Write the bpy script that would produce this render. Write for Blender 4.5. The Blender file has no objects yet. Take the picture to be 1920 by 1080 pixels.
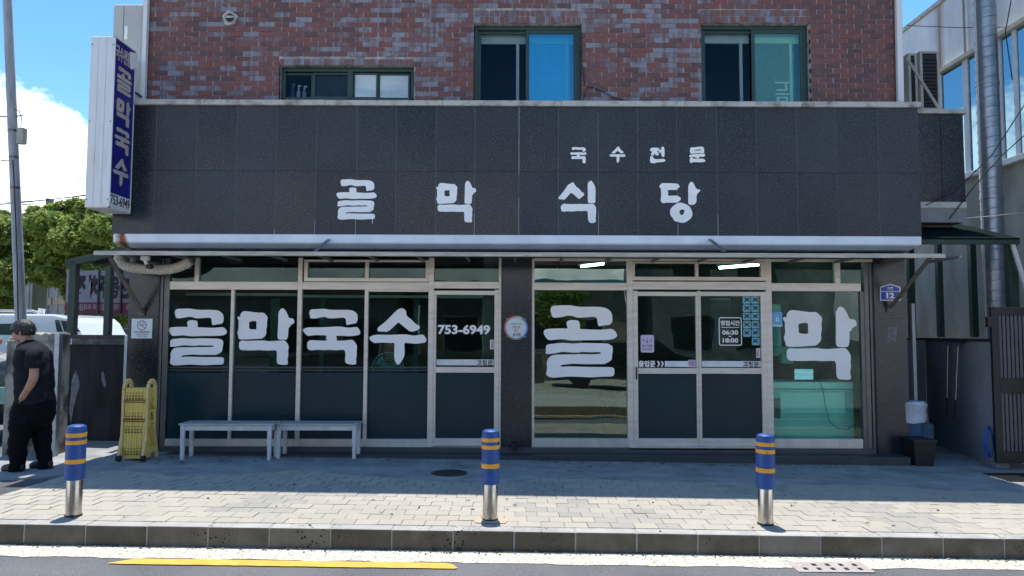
import bpy, bmesh, math, random
import numpy as np
from mathutils import Vector, Matrix
random.seed(7)
rnd = random.random
def uni(a, b): return a + (b - a) * random.random()
C = bpy.context.scene.collection
SC = bpy.context.scene

# ------------------------------------------------------------------ camera, world, sun
F, TH, ROLL, HC = 1390.0, math.radians(3.54), 0.0035, 1.6
cam = bpy.data.cameras.new("camera"); cam.sensor_width = 36; cam.lens = 36 * F / 1920
cam.clip_start = 0.05; cam.clip_end = 2000
co = bpy.data.objects.new("camera", cam); C.objects.link(co)
co.location = (0, 0, HC)
co.rotation_euler = (Matrix.Rotation(math.pi / 2 + TH, 4, 'X') @ Matrix.Rotation(ROLL, 4, 'Z')).to_euler()
SC.camera = co

SUN_EL = 75.3
w = bpy.data.worlds.new("World"); SC.world = w; w.use_nodes = True
nt = w.node_tree; nt.nodes.clear()
N, L = nt.nodes, nt.links
out = N.new('ShaderNodeOutputWorld'); bg = N.new('ShaderNodeBackground'); sky = N.new('ShaderNodeTexSky')
sky.sky_type = 'NISHITA'; sky.sun_disc = False; sky.sun_elevation = math.radians(SUN_EL); sky.sun_rotation = math.radians(3)
sky.altitude = 10; sky.air_density = 1.0; sky.dust_density = 0.35; sky.ozone_density = 1.5
bg.inputs[1].default_value = 0.12
tc = N.new('ShaderNodeTexCoord'); sep = N.new('ShaderNodeSeparateXYZ'); L.new(tc.outputs['Generated'], sep.inputs[0])
def mth(op, a, b=None, c=None):
    m = N.new('ShaderNodeMath'); m.operation = op
    for i, v in enumerate((a, b, c)):
        if v is None: continue
        if isinstance(v, (int, float)): m.inputs[i].default_value = v
        else: L.new(v, m.inputs[i])
    return m.outputs[0]
mp = N.new('ShaderNodeMapping'); mp.inputs['Scale'].default_value = (1, 1, 1.5); mp.inputs['Location'].default_value = (0.35, 0.1, 0.0)
L.new(tc.outputs['Generated'], mp.inputs[0])
n1 = N.new('ShaderNodeTexNoise'); n1.inputs['Scale'].default_value = 4.2; n1.inputs['Detail'].default_value = 9; n1.inputs['Roughness'].default_value = 0.55
L.new(mp.outputs[0], n1.inputs['Vector'])
n2 = N.new('ShaderNodeTexNoise'); n2.inputs['Scale'].default_value = 14; n2.inputs['Detail'].default_value = 8; n2.inputs['Roughness'].default_value = 0.6
L.new(mp.outputs[0], n2.inputs['Vector'])
dens = mth('ADD', mth('MULTIPLY', mth('SUBTRACT', n1.outputs[0], 0.5), 3.2), mth('MULTIPLY', mth('SUBTRACT', 0.235, sep.outputs[2]), 7.0))
dens = mth('ADD', dens, mth('MULTIPLY', mth('SUBTRACT', n2.outputs[0], 0.5), 1.7))
mask = mth('MULTIPLY', dens, 3.0); 
cl = N.new('ShaderNodeClamp'); L.new(mask, cl.inputs[0])
cr = N.new('ShaderNodeValToRGB'); cr.color_ramp.elements[0].position = 0.3; cr.color_ramp.elements[0].color = (3.1, 3.5, 4.1, 1)
cr.color_ramp.elements[1].position = 0.62; cr.color_ramp.elements[1].color = (6.6, 6.7, 6.9, 1)
L.new(n2.outputs[0], cr.inputs[0])
hs = N.new('ShaderNodeHueSaturation'); hs.inputs['Saturation'].default_value = 1.3; hs.inputs['Value'].default_value = 0.68; hs.inputs['Hue'].default_value = 0.495
L.new(sky.outputs[0], hs.inputs['Color'])
mx = N.new('ShaderNodeMixRGB'); L.new(cl.outputs[0], mx.inputs[0]); L.new(hs.outputs[0], mx.inputs[1]); L.new(cr.outputs[0], mx.inputs[2])
L.new(mx.outputs[0], bg.inputs[0]); L.new(bg.outputs[0], out.inputs[0])

sl = bpy.data.lights.new("sun", 'SUN'); sl.energy = 2.25; sl.angle = math.radians(0.5); sl.color = (1.0, 0.96, 0.89)
so = bpy.data.objects.new("sun", sl); C.objects.link(so)
so.rotation_euler = Vector((0.015, -math.cos(math.radians(SUN_EL)), -math.sin(math.radians(SUN_EL)))).to_track_quat('-Z', 'Y').to_euler()
SC.view_settings.view_transform = 'Standard'; SC.view_settings.look = 'None'; SC.view_settings.exposure = 1.5; SC.view_settings.gamma = 1
SC.view_settings.use_curve_mapping = False

# ------------------------------------------------------------------ pixel measurements -> real coordinates
def W(px, py, Y):
    "world point seen at photo pixel (px,py) that lies at depth Y"
    a, b = (px - 960) / F, (540 - py) / F
    a, b = a * math.cos(ROLL) - b * math.sin(ROLL), a * math.sin(ROLL) + b * math.cos(ROLL)
    yw = math.cos(TH) - b * math.sin(TH); zw = math.sin(TH) + b * math.cos(TH)
    t = Y / yw
    return Vector((a * t, Y, HC + zw * t))
def gz(x): return 0.012 - 0.011 * max(-9, min(9, x))
def G(px, py, dz=0):
    lo, hi = 1.0, 60.0
    for _ in range(40):
        m = (lo + hi) / 2; p = W(px, py, m)
        if p.z > gz(p.x) + dz: lo = m
        else: hi = m
    return W(px, py, lo)
def X_(px, Y, yref=600): return W(px, yref, Y).x
def Z_(py, Y, px=960): return W(px, py, Y).z

# ------------------------------------------------------------------ materials
TMP = bpy.data.scenes.new('workshop')
def tmp_dg():
    with bpy.context.temp_override(scene=TMP, view_layer=TMP.view_layers[0]):
        dg = bpy.context.evaluated_depsgraph_get(); dg.update(); return dg
MATS = {}
def M(name, c, rough=0.6, metal=0.0, c2=None, sc=6.0, det=5, bump=0.0, bsc=60.0, spec=0.5, stretch=(1, 1, 1), lo=0.35, hi=0.65, emit=None, coat=0.0, fine=0.0, fsc=180):
    if name in MATS: return MATS[name]
    m = bpy.data.materials.new(name); m.use_nodes = True; t = m.node_tree; b = t.nodes['Principled BSDF']
    MATS[name] = m
    b.inputs['Base Color'].default_value = (*c, 1); b.inputs['Roughness'].default_value = rough; b.inputs['Metallic'].default_value = metal
    b.inputs['Specular IOR Level'].default_value = spec; b.inputs['Coat Weight'].default_value = coat
    geo = t.nodes.new('ShaderNodeNewGeometry'); mpn = t.nodes.new('ShaderNodeMapping'); mpn.inputs['Scale'].default_value = stretch
    t.links.new(geo.outputs['Position'], mpn.inputs[0])
    col = None
    if c2 is None: c2 = tuple(v * 0.82 for v in c)
    n = t.nodes.new('ShaderNodeTexNoise'); n.inputs['Scale'].default_value = sc; n.inputs['Detail'].default_value = det; n.inputs['Roughness'].default_value = 0.6
    t.links.new(mpn.outputs[0], n.inputs['Vector'])
    r = t.nodes.new('ShaderNodeValToRGB'); r.color_ramp.elements[0].position = lo; r.color_ramp.elements[1].position = hi
    r.color_ramp.elements[0].color = (*c2, 1); r.color_ramp.elements[1].color = (*c, 1)
    t.links.new(n.outputs[0], r.inputs[0]); col = r.outputs[0]
    if fine:
        nf = t.nodes.new('ShaderNodeTexNoise'); nf.inputs['Scale'].default_value = fsc; nf.inputs['Detail'].default_value = 2
        t.links.new(geo.outputs['Position'], nf.inputs['Vector'])
        rf = t.nodes.new('ShaderNodeMapRange'); rf.inputs[1].default_value = 0.3; rf.inputs[2].default_value = 0.7; rf.inputs[3].default_value = 1 - fine; rf.inputs[4].default_value = 1 + fine
        t.links.new(nf.outputs[0], rf.inputs[0])
        mm = t.nodes.new('ShaderNodeVectorMath'); mm.operation = 'SCALE'; t.links.new(col, mm.inputs[0]); t.links.new(rf.outputs[0], mm.inputs['Scale']); col = mm.outputs[0]
    t.links.new(col, b.inputs['Base Color'])
    rr = t.nodes.new('ShaderNodeMapRange'); rr.inputs[3].default_value = min(1, rough * 1.2); rr.inputs[4].default_value = rough * 0.85
    t.links.new(n.outputs[0], rr.inputs[0]); t.links.new(rr.outputs[0], b.inputs['Roughness'])
    if bump:
        nb = t.nodes.new('ShaderNodeTexNoise'); nb.inputs['Scale'].default_value = bsc; nb.inputs['Detail'].default_value = 3
        t.links.new(mpn.outputs[0], nb.inputs['Vector'])
        bp = t.nodes.new('ShaderNodeBump'); bp.inputs['Strength'].default_value = bump; bp.inputs['Distance'].default_value = 0.01
        t.links.new(nb.outputs[0], bp.inputs['Height']); t.links.new(bp.outputs[0], b.inputs['Normal'])
    if emit:
        b.inputs['Emission Color'].default_value = (*emit[0], 1); b.inputs['Emission Strength'].default_value = emit[1]
    return m

def attr_mat(name, stops, rough=0.8, sc=12, bump=0.3, bsc=120, vary=0.25, big=0.15, bigsc=0.7, streak=0.0, spec=0.3, fine=0.12, dots=0.0, darkdots=0.0):
    "colour picked per piece from its own 'tint' value, with grain on top"
    m = bpy.data.materials.new(name); m.use_nodes = True; t = m.node_tree; b = t.nodes['Principled BSDF']; MATS[name] = m
    nn = t.nodes.new; lk = t.links.new
    b.inputs['Roughness'].default_value = rough; b.inputs['Specular IOR Level'].default_value = spec
    a = nn('ShaderNodeAttribute'); a.attribute_name = 'tint'
    geo = nn('ShaderNodeNewGeometry')
    n = nn('ShaderNodeTexNoise'); n.inputs['Scale'].default_value = sc; n.inputs['Detail'].default_value = 6; lk(geo.outputs['Position'], n.inputs['Vector'])
    nbig = nn('ShaderNodeTexNoise'); nbig.inputs['Scale'].default_value = bigsc; nbig.inputs['Detail'].default_value = 4; lk(geo.outputs['Position'], nbig.inputs['Vector'])
    def mt(op, x, y):
        q = nn('ShaderNodeMath'); q.operation = op
        for i, v in enumerate((x, y)):
            if isinstance(v, (int, float)): q.inputs[i].default_value = v
            else: lk(v, q.inputs[i])
        return q.outputs[0]
    f = mt('ADD', a.outputs['Fac'], mt('MULTIPLY', mt('SUBTRACT', n.outputs[0], 0.5), vary))
    if streak:
        mp2 = nn('ShaderNodeMapping'); mp2.inputs['Scale'].default_value = (22, 22, 2); lk(geo.outputs['Position'], mp2.inputs[0])
        ns = nn('ShaderNodeTexNoise'); ns.inputs['Scale'].default_value = 1; ns.inputs['Detail'].default_value = 2; lk(mp2.outputs[0], ns.inputs['Vector'])
        f = mt('ADD', f, mt('MULTIPLY', mt('SUBTRACT', ns.outputs[0], 0.5), streak))
    r = nn('ShaderNodeValToRGB'); lk(f, r.inputs[0])
    els = r.color_ramp.elements
    els[0].position = stops[0][0]; els[0].color = (*stops[0][1], 1); els[1].position = stops[-1][0]; els[1].color = (*stops[-1][1], 1)
    for p, c in stops[1:-1]:
        e = els.new(p); e.color = (*c, 1)
    nf = nn('ShaderNodeTexNoise'); nf.inputs['Scale'].default_value = 160; nf.inputs['Detail'].default_value = 2; lk(geo.outputs['Position'], nf.inputs['Vector'])
    k = mt('ADD', mt('MULTIPLY', mt('SUBTRACT', nbig.outputs[0], 0.5), big * 4), mt('MULTIPLY', mt('SUBTRACT', nf.outputs[0], 0.5), fine * 4))
    k = mt('ADD', k, 1.0)
    vm = nn('ShaderNodeVectorMath'); vm.operation = 'SCALE'; lk(r.outputs[0], vm.inputs[0]); lk(k, vm.inputs['Scale'])
    col = vm.outputs[0]
    if dots:
        vo = nn('ShaderNodeTexNoise'); vo.inputs['Scale'].default_value = 62; vo.inputs['Detail'].default_value = 3; lk(geo.outputs['Position'], vo.inputs['Vector'])
        rs = nn('ShaderNodeMapRange'); rs.inputs[1].default_value = 0.55; rs.inputs[2].default_value = 0.72; lk(vo.outputs[0], rs.inputs[0])
        ad = nn('ShaderNodeVectorMath'); ad.operation = 'ADD'; sc3 = nn('ShaderNodeVectorMath'); sc3.operation = 'SCALE'; sc3.inputs[0].default_value = (dots, dots, dots * 1.08)
        lk(rs.outputs[0], sc3.inputs['Scale']); lk(sc3.outputs[0], ad.inputs[0]); lk(col, ad.inputs[1]); col = ad.outputs[0]
    if darkdots:
        vo = nn('ShaderNodeTexVoronoi'); vo.inputs['Scale'].default_value = 26; lk(geo.outputs['Position'], vo.inputs['Vector'])
        na = nn('ShaderNodeTexNoise'); na.inputs['Scale'].default_value = 2.2; lk(geo.outputs['Position'], na.inputs['Vector'])
        th = mt('MULTIPLY', mt('SUBTRACT', na.outputs[0], 0.42), 1.1)
        ls = mt('LESS_THAN', vo.outputs['Distance'], th)
        q = mt('SUBTRACT', 1.0, mt('MULTIPLY', ls, darkdots))
        v5 = nn('ShaderNodeVectorMath'); v5.operation = 'SCALE'; lk(col, v5.inputs[0]); lk(q, v5.inputs['Scale']); col = v5.outputs[0]
    lk(col, b.inputs['Base Color'])
    nb = nn('ShaderNodeTexNoise'); nb.inputs['Scale'].default_value = bsc; lk(geo.outputs['Position'], nb.inputs['Vector'])
    bp = nn('ShaderNodeBump'); bp.inputs['Strength'].default_value = bump; bp.inputs['Distance'].default_value = 0.006
    lk(nb.outputs[0], bp.inputs['Height']); lk(bp.outputs[0], b.inputs['Normal'])
    return m

def glass(name, tint=(0.55, 0.66, 0.62), refl=1.0, rtint=(1, 1, 1), rough=0.0, base=0.0, wav=0.0):
    m = bpy.data.materials.new(name); m.use_nodes = True; t = m.node_tree; t.nodes.clear(); MATS[name] = m
    nn = t.nodes.new; lk = t.links.new
    o = nn('ShaderNodeOutputMaterial'); tr = nn('ShaderNodeBsdfTransparent'); tr.inputs[0].default_value = (*tint, 1)
    g = nn('ShaderNodeBsdfGlossy'); g.inputs['Color'].default_value = (*rtint, 1); g.inputs['Roughness'].default_value = rough
    fr = nn('ShaderNodeFresnel'); fr.inputs[0].default_value = 1.55
    mu = nn('ShaderNodeMath'); mu.operation = 'MULTIPLY_ADD'; lk(fr.outputs[0], mu.inputs[0]); mu.inputs[1].default_value = refl; mu.inputs[2].default_value = base; mu.use_clamp = True
    if wav:
        geo = nn('ShaderNodeNewGeometry'); n = nn('ShaderNodeTexNoise'); n.inputs['Scale'].default_value = 1.6; n.inputs['Detail'].default_value = 1; lk(geo.outputs['Position'], n.inputs['Vector'])
        bp = nn('ShaderNodeBump'); bp.inputs['Strength'].default_value = wav; bp.inputs['Distance'].default_value = 0.02; lk(n.outputs[0], bp.inputs['Height']); lk(bp.outputs[0], g.inputs['Normal'])
    mx_ = nn('ShaderNodeMixShader'); lk(mu.outputs[0], mx_.inputs[0]); lk(tr.outputs[0], mx_.inputs[1]); lk(g.outputs[0], mx_.inputs[2]); lk(mx_.outputs[0], o.inputs[0])
    return m

brick_m = attr_mat('brick_red', [(0.0, (0.105, 0.056, 0.058)), (0.3, (0.155, 0.068, 0.064)), (0.55, (0.21, 0.070, 0.055)), (0.68, (0.150, 0.080, 0.082)), (0.82, (0.165, 0.128, 0.140)), (1.0, (0.225, 0.22, 0.265))], rough=0.6, vary=0.45, streak=0.8, big=0.12, bigsc=0.55, spec=0.4, bump=0.4)
mortar_m = M('mortar', (0.50, 0.48, 0.46), 0.95, c2=(0.17, 0.155, 0.15), sc=9, bump=0.5, bsc=90, stretch=(1, 1, 1))
paver_m = attr_mat('paver', [(0.0, (0.26, 0.255, 0.24)), (0.25, (0.33, 0.31, 0.275)), (0.7, (0.40, 0.365, 0.305)), (1.0, (0.46, 0.415, 0.34))], rough=0.9, vary=0.3, big=0.05, bump=0.5, fine=0.16)
gran_m = attr_mat('granite_panel', [(0.0, (0.008, 0.011, 0.017)), (0.5, (0.014, 0.018, 0.026)), (1.0, (0.027, 0.033, 0.043))], rough=0.30, vary=0.6, sc=1.6, big=0.34, bigsc=0.9, bump=0.10, spec=0.38, fine=0.35, dots=0.10)
_t = gran_m.node_tree; _a = [n for n in _t.nodes if n.type == 'ATTRIBUTE'][0]; _mr = _t.nodes.new('ShaderNodeMapRange'); _mr.inputs[3].default_value = .20; _mr.inputs[4].default_value = .46
_t.links.new(_a.outputs['Fac'], _mr.inputs[0]); _t.links.new(_mr.outputs[0], _t.nodes['Principled BSDF'].inputs['Roughness'])
gran_dk = attr_mat('granite_pillar', [(0.0, (0.006, 0.008, 0.012)), (1.0, (0.020, 0.024, 0.031))], rough=0.22, vary=0.7, sc=3, big=0.3, bump=0.08, spec=0.5, fine=0.3, dots=0.045)
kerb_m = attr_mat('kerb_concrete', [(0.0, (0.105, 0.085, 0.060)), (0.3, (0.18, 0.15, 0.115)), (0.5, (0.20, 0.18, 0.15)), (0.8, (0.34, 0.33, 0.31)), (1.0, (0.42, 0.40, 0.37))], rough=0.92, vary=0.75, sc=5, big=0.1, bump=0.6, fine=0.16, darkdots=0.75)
joint_m = M('joint_sealant', (0.10, 0.11, 0.12), 0.8)
asph_m = M('asphalt', (0.150, 0.150, 0.155), 0.95, c2=(0.115, 0.115, 0.12), sc=1.2, bump=0.9, bsc=150, fine=0.45, fsc=140)
asph_d = M('asphalt_lane', (0.10, 0.10, 0.105), 0.95, c2=(0.075, 0.075, 0.08), sc=1.2, bump=0.9, bsc=150, fine=0.4, fsc=140)
wpaint_m = M('white_road_paint', (0.60, 0.57, 0.47), 0.9, c2=(0.36, 0.33, 0.26), sc=28, bump=1.0, bsc=110, fine=0.45, fsc=60, lo=0.34, hi=0.5)
ypaint_m = M('yellow_road_paint', (0.68, 0.42, 0.07), 0.8, c2=(0.58, 0.34, 0.05), sc=12, bump=0.4, bsc=140, fine=0.1)
conc_m = M('concrete_apron', (0.33, 0.335, 0.335), 0.9, c2=(0.20, 0.20, 0.20), sc=2.6, det=8, bump=0.5, bsc=40, fine=0.12, fsc=90)
cwall_m = M('old_concrete_wall', (0.36, 0.33, 0.27), 0.95, c2=(0.07, 0.065, 0.055), sc=4.2, det=9, bump=0.8, bsc=30, stretch=(1, 1, 0.5), lo=0.40, hi=0.56, fine=0.15)
bwall_m = M('blackened_concrete', (0.030, 0.029, 0.032), 0.9, c2=(0.011, 0.011, 0.013), sc=3, det=8, bump=0.5, bsc=30, stretch=(1.6, 1.6, 0.35), lo=0.4, hi=0.7)
alu_m = M('champagne_aluminium', (0.68, 0.61, 0.54), 0.40, 0.3, c2=(0.56, 0.50, 0.44), sc=3, det=6, stretch=(1, 1, 6), bump=0.05, lo=0.3, hi=0.6)
alub_m = M('bright_aluminium', (0.68, 0.65, 0.60), 0.3, 0.5, c2=(0.56, 0.54, 0.50), sc=2.5, stretch=(3, 1, 1))
steel_m = M('dark_steel_frame', (0.13, 0.13, 0.13), 0.35, 0.6)
stain_m = M('brushed_stainless', (0.60, 0.57, 0.51), 0.24, 1.0, c2=(0.36, 0.33, 0.29), sc=20, stretch=(1, 1, 0.2))
white_m = M('white_letter_paint', (0.86, 0.86, 0.85), 0.55, c2=(0.78, 0.79, 0.79), sc=9, lo=0.25, hi=0.5)
film_w = M('white_letter_film', (0.84, 0.83, 0.83), 0.45, c2=(0.78, 0.78, 0.79), sc=3)
coping_m = M('coping_concrete', (0.47, 0.46, 0.43), 0.9, c2=(0.20, 0.19, 0.17), sc=7, det=9, bump=0.5, lo=0.30, hi=0.52, fine=0.15)
greenf_m = M('green_window_frame', (0.018, 0.055, 0.050), 0.4, c2=(0.012, 0.040, 0.036), sc=5)
greens_m = M('green_painted_steel', (0.013, 0.045, 0.034), 0.5, c2=(0.009, 0.030, 0.024), sc=4, bump=0.1)
film_m = M('navy_window_film', (0.006, 0.035, 0.045), 0.25, c2=(0.004, 0.023, 0.034), sc=0.9, spec=0.28, lo=.3, hi=.7)
black_m = M('black_paint', (0.010, 0.010, 0.012), 0.45)
dark_m = M('dark_interior', (0.035, 0.042, 0.042), 0.9)
galv_m = M('galvanised_steel', (0.36, 0.40, 0.45), 0.38, 0.75, c2=(0.26, 0.30, 0.35), sc=5, stretch=(1, 1, 2), bump=0.08)
polem_m = M('weathered_pole', (0.42, 0.43, 0.45), 0.7, 0.1, c2=(0.27, 0.28, 0.30), sc=4, stretch=(3, 3, 0.6), bump=0.2)
signw_m = M('sign_white_metal', (0.68, 0.68, 0.68), 0.45, 0.1, c2=(0.58, 0.57, 0.55), sc=4, stretch=(3, 3, 0.5), lo=0.25, hi=0.5)
blue_m = M('deep_blue_sheet', (0.010, 0.012, 0.20), 0.35, c2=(0.008, 0.010, 0.16), sc=3)
beige_m = M('faded_beige_letter', (0.50, 0.44, 0.38), 0.6, c2=(0.42, 0.36, 0.31), sc=8)
glass_shop = glass('shop_glass', (0.76, 0.89, 0.86), 0.48, (0.8, 1.0, 0.95), wav=0.15, base=0.0)
glass_last = glass('last_bay_glass', (0.86, 0.97, 0.94), 0.55, (0.85, 1.0, 0.95), wav=0.15)
glass_clear = glass('front_glass', (0.65, 0.78, 0.74), 1.6, (0.85, 0.97, 0.88), wav=0.12, base=0.03)
glass_up = glass('upper_glass', (0.75, 0.8, 0.82), 0.28, (0.7, 0.85, 1.0), base=0.0)
glass_mir = glass('tinted_upper_glass', (0.55, 0.9, 0.95), 1.0, (0.4, 0.8, 1.0), base=0.14)
glass_green = glass('green_upper_glass', (0.8, 0.95, 0.88), 0.8, (0.7, 0.9, 0.9), base=0.04)

# ------------------------------------------------------------------ mesh helpers
class MB:
    def __init__(s): s.v, s.f, s.t, s.cur = [], [], [], 0.5
    def add(s, vs, fs):
        o = len(s.v); s.v += [tuple(v) for v in vs]; s.f += [tuple(i + o for i in f) for f in fs]; s.t += [s.cur] * len(fs); return s
    def box(s, x0, x1, y0, y1, z0, z1, tint=None):
        if tint is not None: s.cur = tint
        x0, x1 = sorted((x0, x1)); y0, y1 = sorted((y0, y1)); z0, z1 = sorted((z0, z1))
        return s.add([(x0, y0, z0), (x1, y0, z0), (x1, y1, z0), (x0, y1, z0), (x0, y0, z1), (x1, y0, z1), (x1, y1, z1), (x0, y1, z1)],
                     [(3, 2, 1, 0), (4, 5, 6, 7), (0, 1, 5, 4), (1, 2, 6, 5), (2, 3, 7, 6), (3, 0, 4, 7)])
    def beam(s, a, b, w, h=None, up=(0, 0, 1)):
        h = h or w; a, b = Vector(a), Vector(b); d = (b - a).normalized(); u = Vector(up)
        if abs(d.dot(u)) > 0.95: u = Vector((0, 1, 0))
        r = d.cross(u).normalized(); u = r.cross(d).normalized(); vs = []
        for p in (a, b):
            for i, j in ((-1, -1), (1, -1), (1, 1), (-1, 1)): vs.append(p + r * i * w / 2 + u * j * h / 2)
        return s.add(vs, [(0, 1, 2, 3), (7, 6, 5, 4), (0, 4, 5, 1), (1, 5, 6, 2), (2, 6, 7, 3), (3, 7, 4, 0)])
    def tube(s, pts, r, n=8, cap=True):
        pts = [Vector(p) for p in pts]; rs = r if isinstance(r, (list, tuple)) else [r] * len(pts); vs = []; fs = []
        for i, p in enumerate(pts):
            d = (pts[min(i + 1, len(pts) - 1)] - pts[max(i - 1, 0)]).normalized()
            u = Vector((0, 0, 1)) if abs(d.z) < 0.9 else Vector((0, 1, 0))
            a = d.cross(u).normalized(); b = d.cross(a)
            for k in range(n):
                t = 2 * math.pi * k / n; vs.append(p + (a * math.cos(t) + b * math.sin(t)) * rs[i])
        for i in range(len(pts) - 1):
            for k in range(n): fs.append((i * n + k, i * n + (k + 1) % n, (i + 1) * n + (k + 1) % n, (i + 1) * n + k))
        if cap: fs.append(tuple(range(n))[::-1]); fs.append(tuple(range((len(pts) - 1) * n, len(pts) * n)))
        return s.add(vs, fs)
    def lathe(s, prof, c=(0, 0, 0), n=24):
        vs = []; fs = []
        for r, z in prof:
            for k in range(n): t = 2 * math.pi * k / n; vs.append((c[0] + r * math.cos(t), c[1] + r * math.sin(t), c[2] + z))
        for i in range(len(prof) - 1):
            for k in range(n): fs.append((i * n + k, i * n + (k + 1) % n, (i + 1) * n + (k + 1) % n, (i + 1) * n + k))
        fs.append(tuple(range(n))[::-1]); fs.append(tuple(range((len(prof) - 1) * n, len(prof) * n)))
        return s.add(vs, fs)
    def prism(s, poly, a0, a1, axis='Y'):
        "poly of (u,v) extruded along axis; Y: (x,z), X: (y,z), Z: (x,y)"
        n = len(poly)
        f = {'Y': lambda p, a: (p[0], a, p[1]), 'X': lambda p, a: (a, p[0], p[1]), 'Z': lambda p, a: (p[0], p[1], a)}[axis]
        return s.add([f(p, a0) for p in poly] + [f(p, a1) for p in poly], [tuple(range(n))[::-1], tuple(range(n, 2 * n))] + [(i, (i + 1) % n, (i + 1) % n + n, i + n) for i in range(n)])
    def mesh(s, name):
        me = bpy.data.meshes.new(name); me.from_pydata(s.v, [], s.f); me.update()
        a = me.attributes.new('tint', 'FLOAT', 'FACE'); a.data.foreach_set('value', s.t)
        bm = bmesh.new(); bm.from_mesh(me); bmesh.ops.recalc_face_normals(bm, faces=bm.faces); bm.to_mesh(me); bm.free()
        return me
    def build(s, name, m, parent=None, smooth=False, bevel=0, seg=1):
        me = s.mesh(name); me.materials.append(m)
        return link(name, me, parent, smooth, bevel, seg)
def link(name, me, parent=None, smooth=False, bevel=0, seg=1):
    o = bpy.data.objects.new(name, me); C.objects.link(o); o.parent = parent
    if smooth:
        for p in me.polygons: p.use_smooth = True
        if hasattr(me, 'set_sharp_from_angle'): me.set_sharp_from_angle(angle=math.radians(40))
    if bevel:
        b = o.modifiers.new('bevel', 'BEVEL'); b.width = bevel; b.segments = seg; b.limit_method = 'ANGLE'
    return o
def rel(o):
    "keep world placement of children built in world space under an Empty that has a location"
    p = o.parent
    if p: o.location = o.location - p.location
def thing(name, label, cat, loc=(0, 0, 0), group=None):
    o = bpy.data.objects.new(name, None); C.objects.link(o); o.empty_display_size = 0.2; o.location = loc
    o['label'] = label; o['category'] = cat
    if group: o['group'] = group
    return o
def tag(o, label=None, cat=None, group=None, kind=None):
    if label: o['label'] = label
    if cat: o['category'] = cat
    if group: o['group'] = group
    if kind: o['kind'] = kind
    return o
def box(name, x0, x1, y0, y1, z0, z1, m, parent=None, bevel=0, tint=0.5): return MB().box(x0, x1, y0, y1, z0, z1, tint).build(name, m, parent, bevel=bevel)
def copy_tree(o, parent=None, loc=None, label=None):
    c = o.copy(); C.objects.link(c); c.parent = parent
    if loc is not None: c.location = loc
    if label: c['label'] = label
    for ch in list(o.children): copy_tree(ch, c)
    return c

# 2D outlines -> solid lettering
def smooth(poly, k=3):
    n = len(poly); outp = []
    for i in range(n):
        p0, p1, p2, p3 = poly[i - 1], poly[i], poly[(i + 1) % n], poly[(i + 2) % n]
        for j in range(k):
            t = j / k
            outp.append(tuple(0.5 * (2 * p1[a] + (p2[a] - p0[a]) * t + (2 * p0[a] - 5 * p1[a] + 4 * p2[a] - p3[a]) * t * t + (3 * p1[a] - p0[a] - 3 * p2[a] + p3[a]) * t ** 3) for a in (0, 1)))
    return outp
def fill2d(loops, ext):
    cu = bpy.data.curves.new('outline', 'CURVE'); cu.dimensions = '2D'; cu.fill_mode = 'BOTH'; cu.extrude = ext
    for lp in loops:
        sp = cu.splines.new('POLY'); sp.points.add(len(lp) - 1); sp.use_cyclic_u = True
        for i, p in enumerate(lp): sp.points[i].co = (p[0], p[1], 0, 1)
    return curve_mesh(cu)
def curve_mesh(cu):
    o = bpy.data.objects.new('tmp', cu); TMP.collection.objects.link(o)
    dg = tmp_dg()
    me = bpy.data.meshes.new_from_object(o.evaluated_get(dg)); bpy.data.objects.remove(o); bpy.data.curves.remove(cu)
    return me
def text_loops(s, bold=0.0, align='CENTER', space=1.0, ext=0.02):
    cu = bpy.data.curves.new('txt', 'FONT'); cu.body = s; cu.offset = bold; cu.align_x = align; cu.extrude = ext; cu.resolution_u = 3; cu.space_character = space
    return curve_mesh(cu)
def remap(me, fn):
    n = len(me.vertices); a = np.empty(n * 3); me.vertices.foreach_get('co', a); a = a.reshape(-1, 3)
    b = np.array([fn(*p) for p in a]).ravel(); me.vertices.foreach_set('co', b); me.update(); return me
def fit(me, x0, z0, x1, z1, Y, th=0.003, flip=False):
    "mesh in (u,v,w) -> facade rectangle, thickness th, outwards towards -Y"
    n = len(me.vertices); a = np.empty(n * 3); me.vertices.foreach_get('co', a); a = a.reshape(-1, 3)
    lo, hi = a.min(0), a.max(0); d = np.maximum(hi - lo, 1e-6)
    q = (a - lo) / d
    if flip: q[:, 0] = 1 - q[:, 0]
    b = np.stack([x0 + (x1 - x0) * q[:, 0], Y - th * q[:, 2], z0 + (z1 - z0) * q[:, 1]], 1)
    me.vertices.foreach_set('co', b.ravel()); me.update()
    bm = bmesh.new(); bm.from_mesh(me); bmesh.ops.recalc_face_normals(bm, faces=bm.faces); bm.to_mesh(me); bm.free()
    return me
def text(s, px0, py0, px1, py1, Y, m, parent, bold=0.0, th=0.003, name='lettering', yref=None, space=1.0, flip=False):
    me = text_loops(s, bold, space=space); yr = yref or (py0 + py1) / 2; pc = (px0 + px1) / 2
    fit(me, X_(px0, Y, yr), Z_(py1, Y, pc), X_(px1, Y, yr), Z_(py0, Y, pc), Y, th, flip)
    me.materials.clear(); me.materials.append(m)
    return link(name, me, parent)

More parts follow.
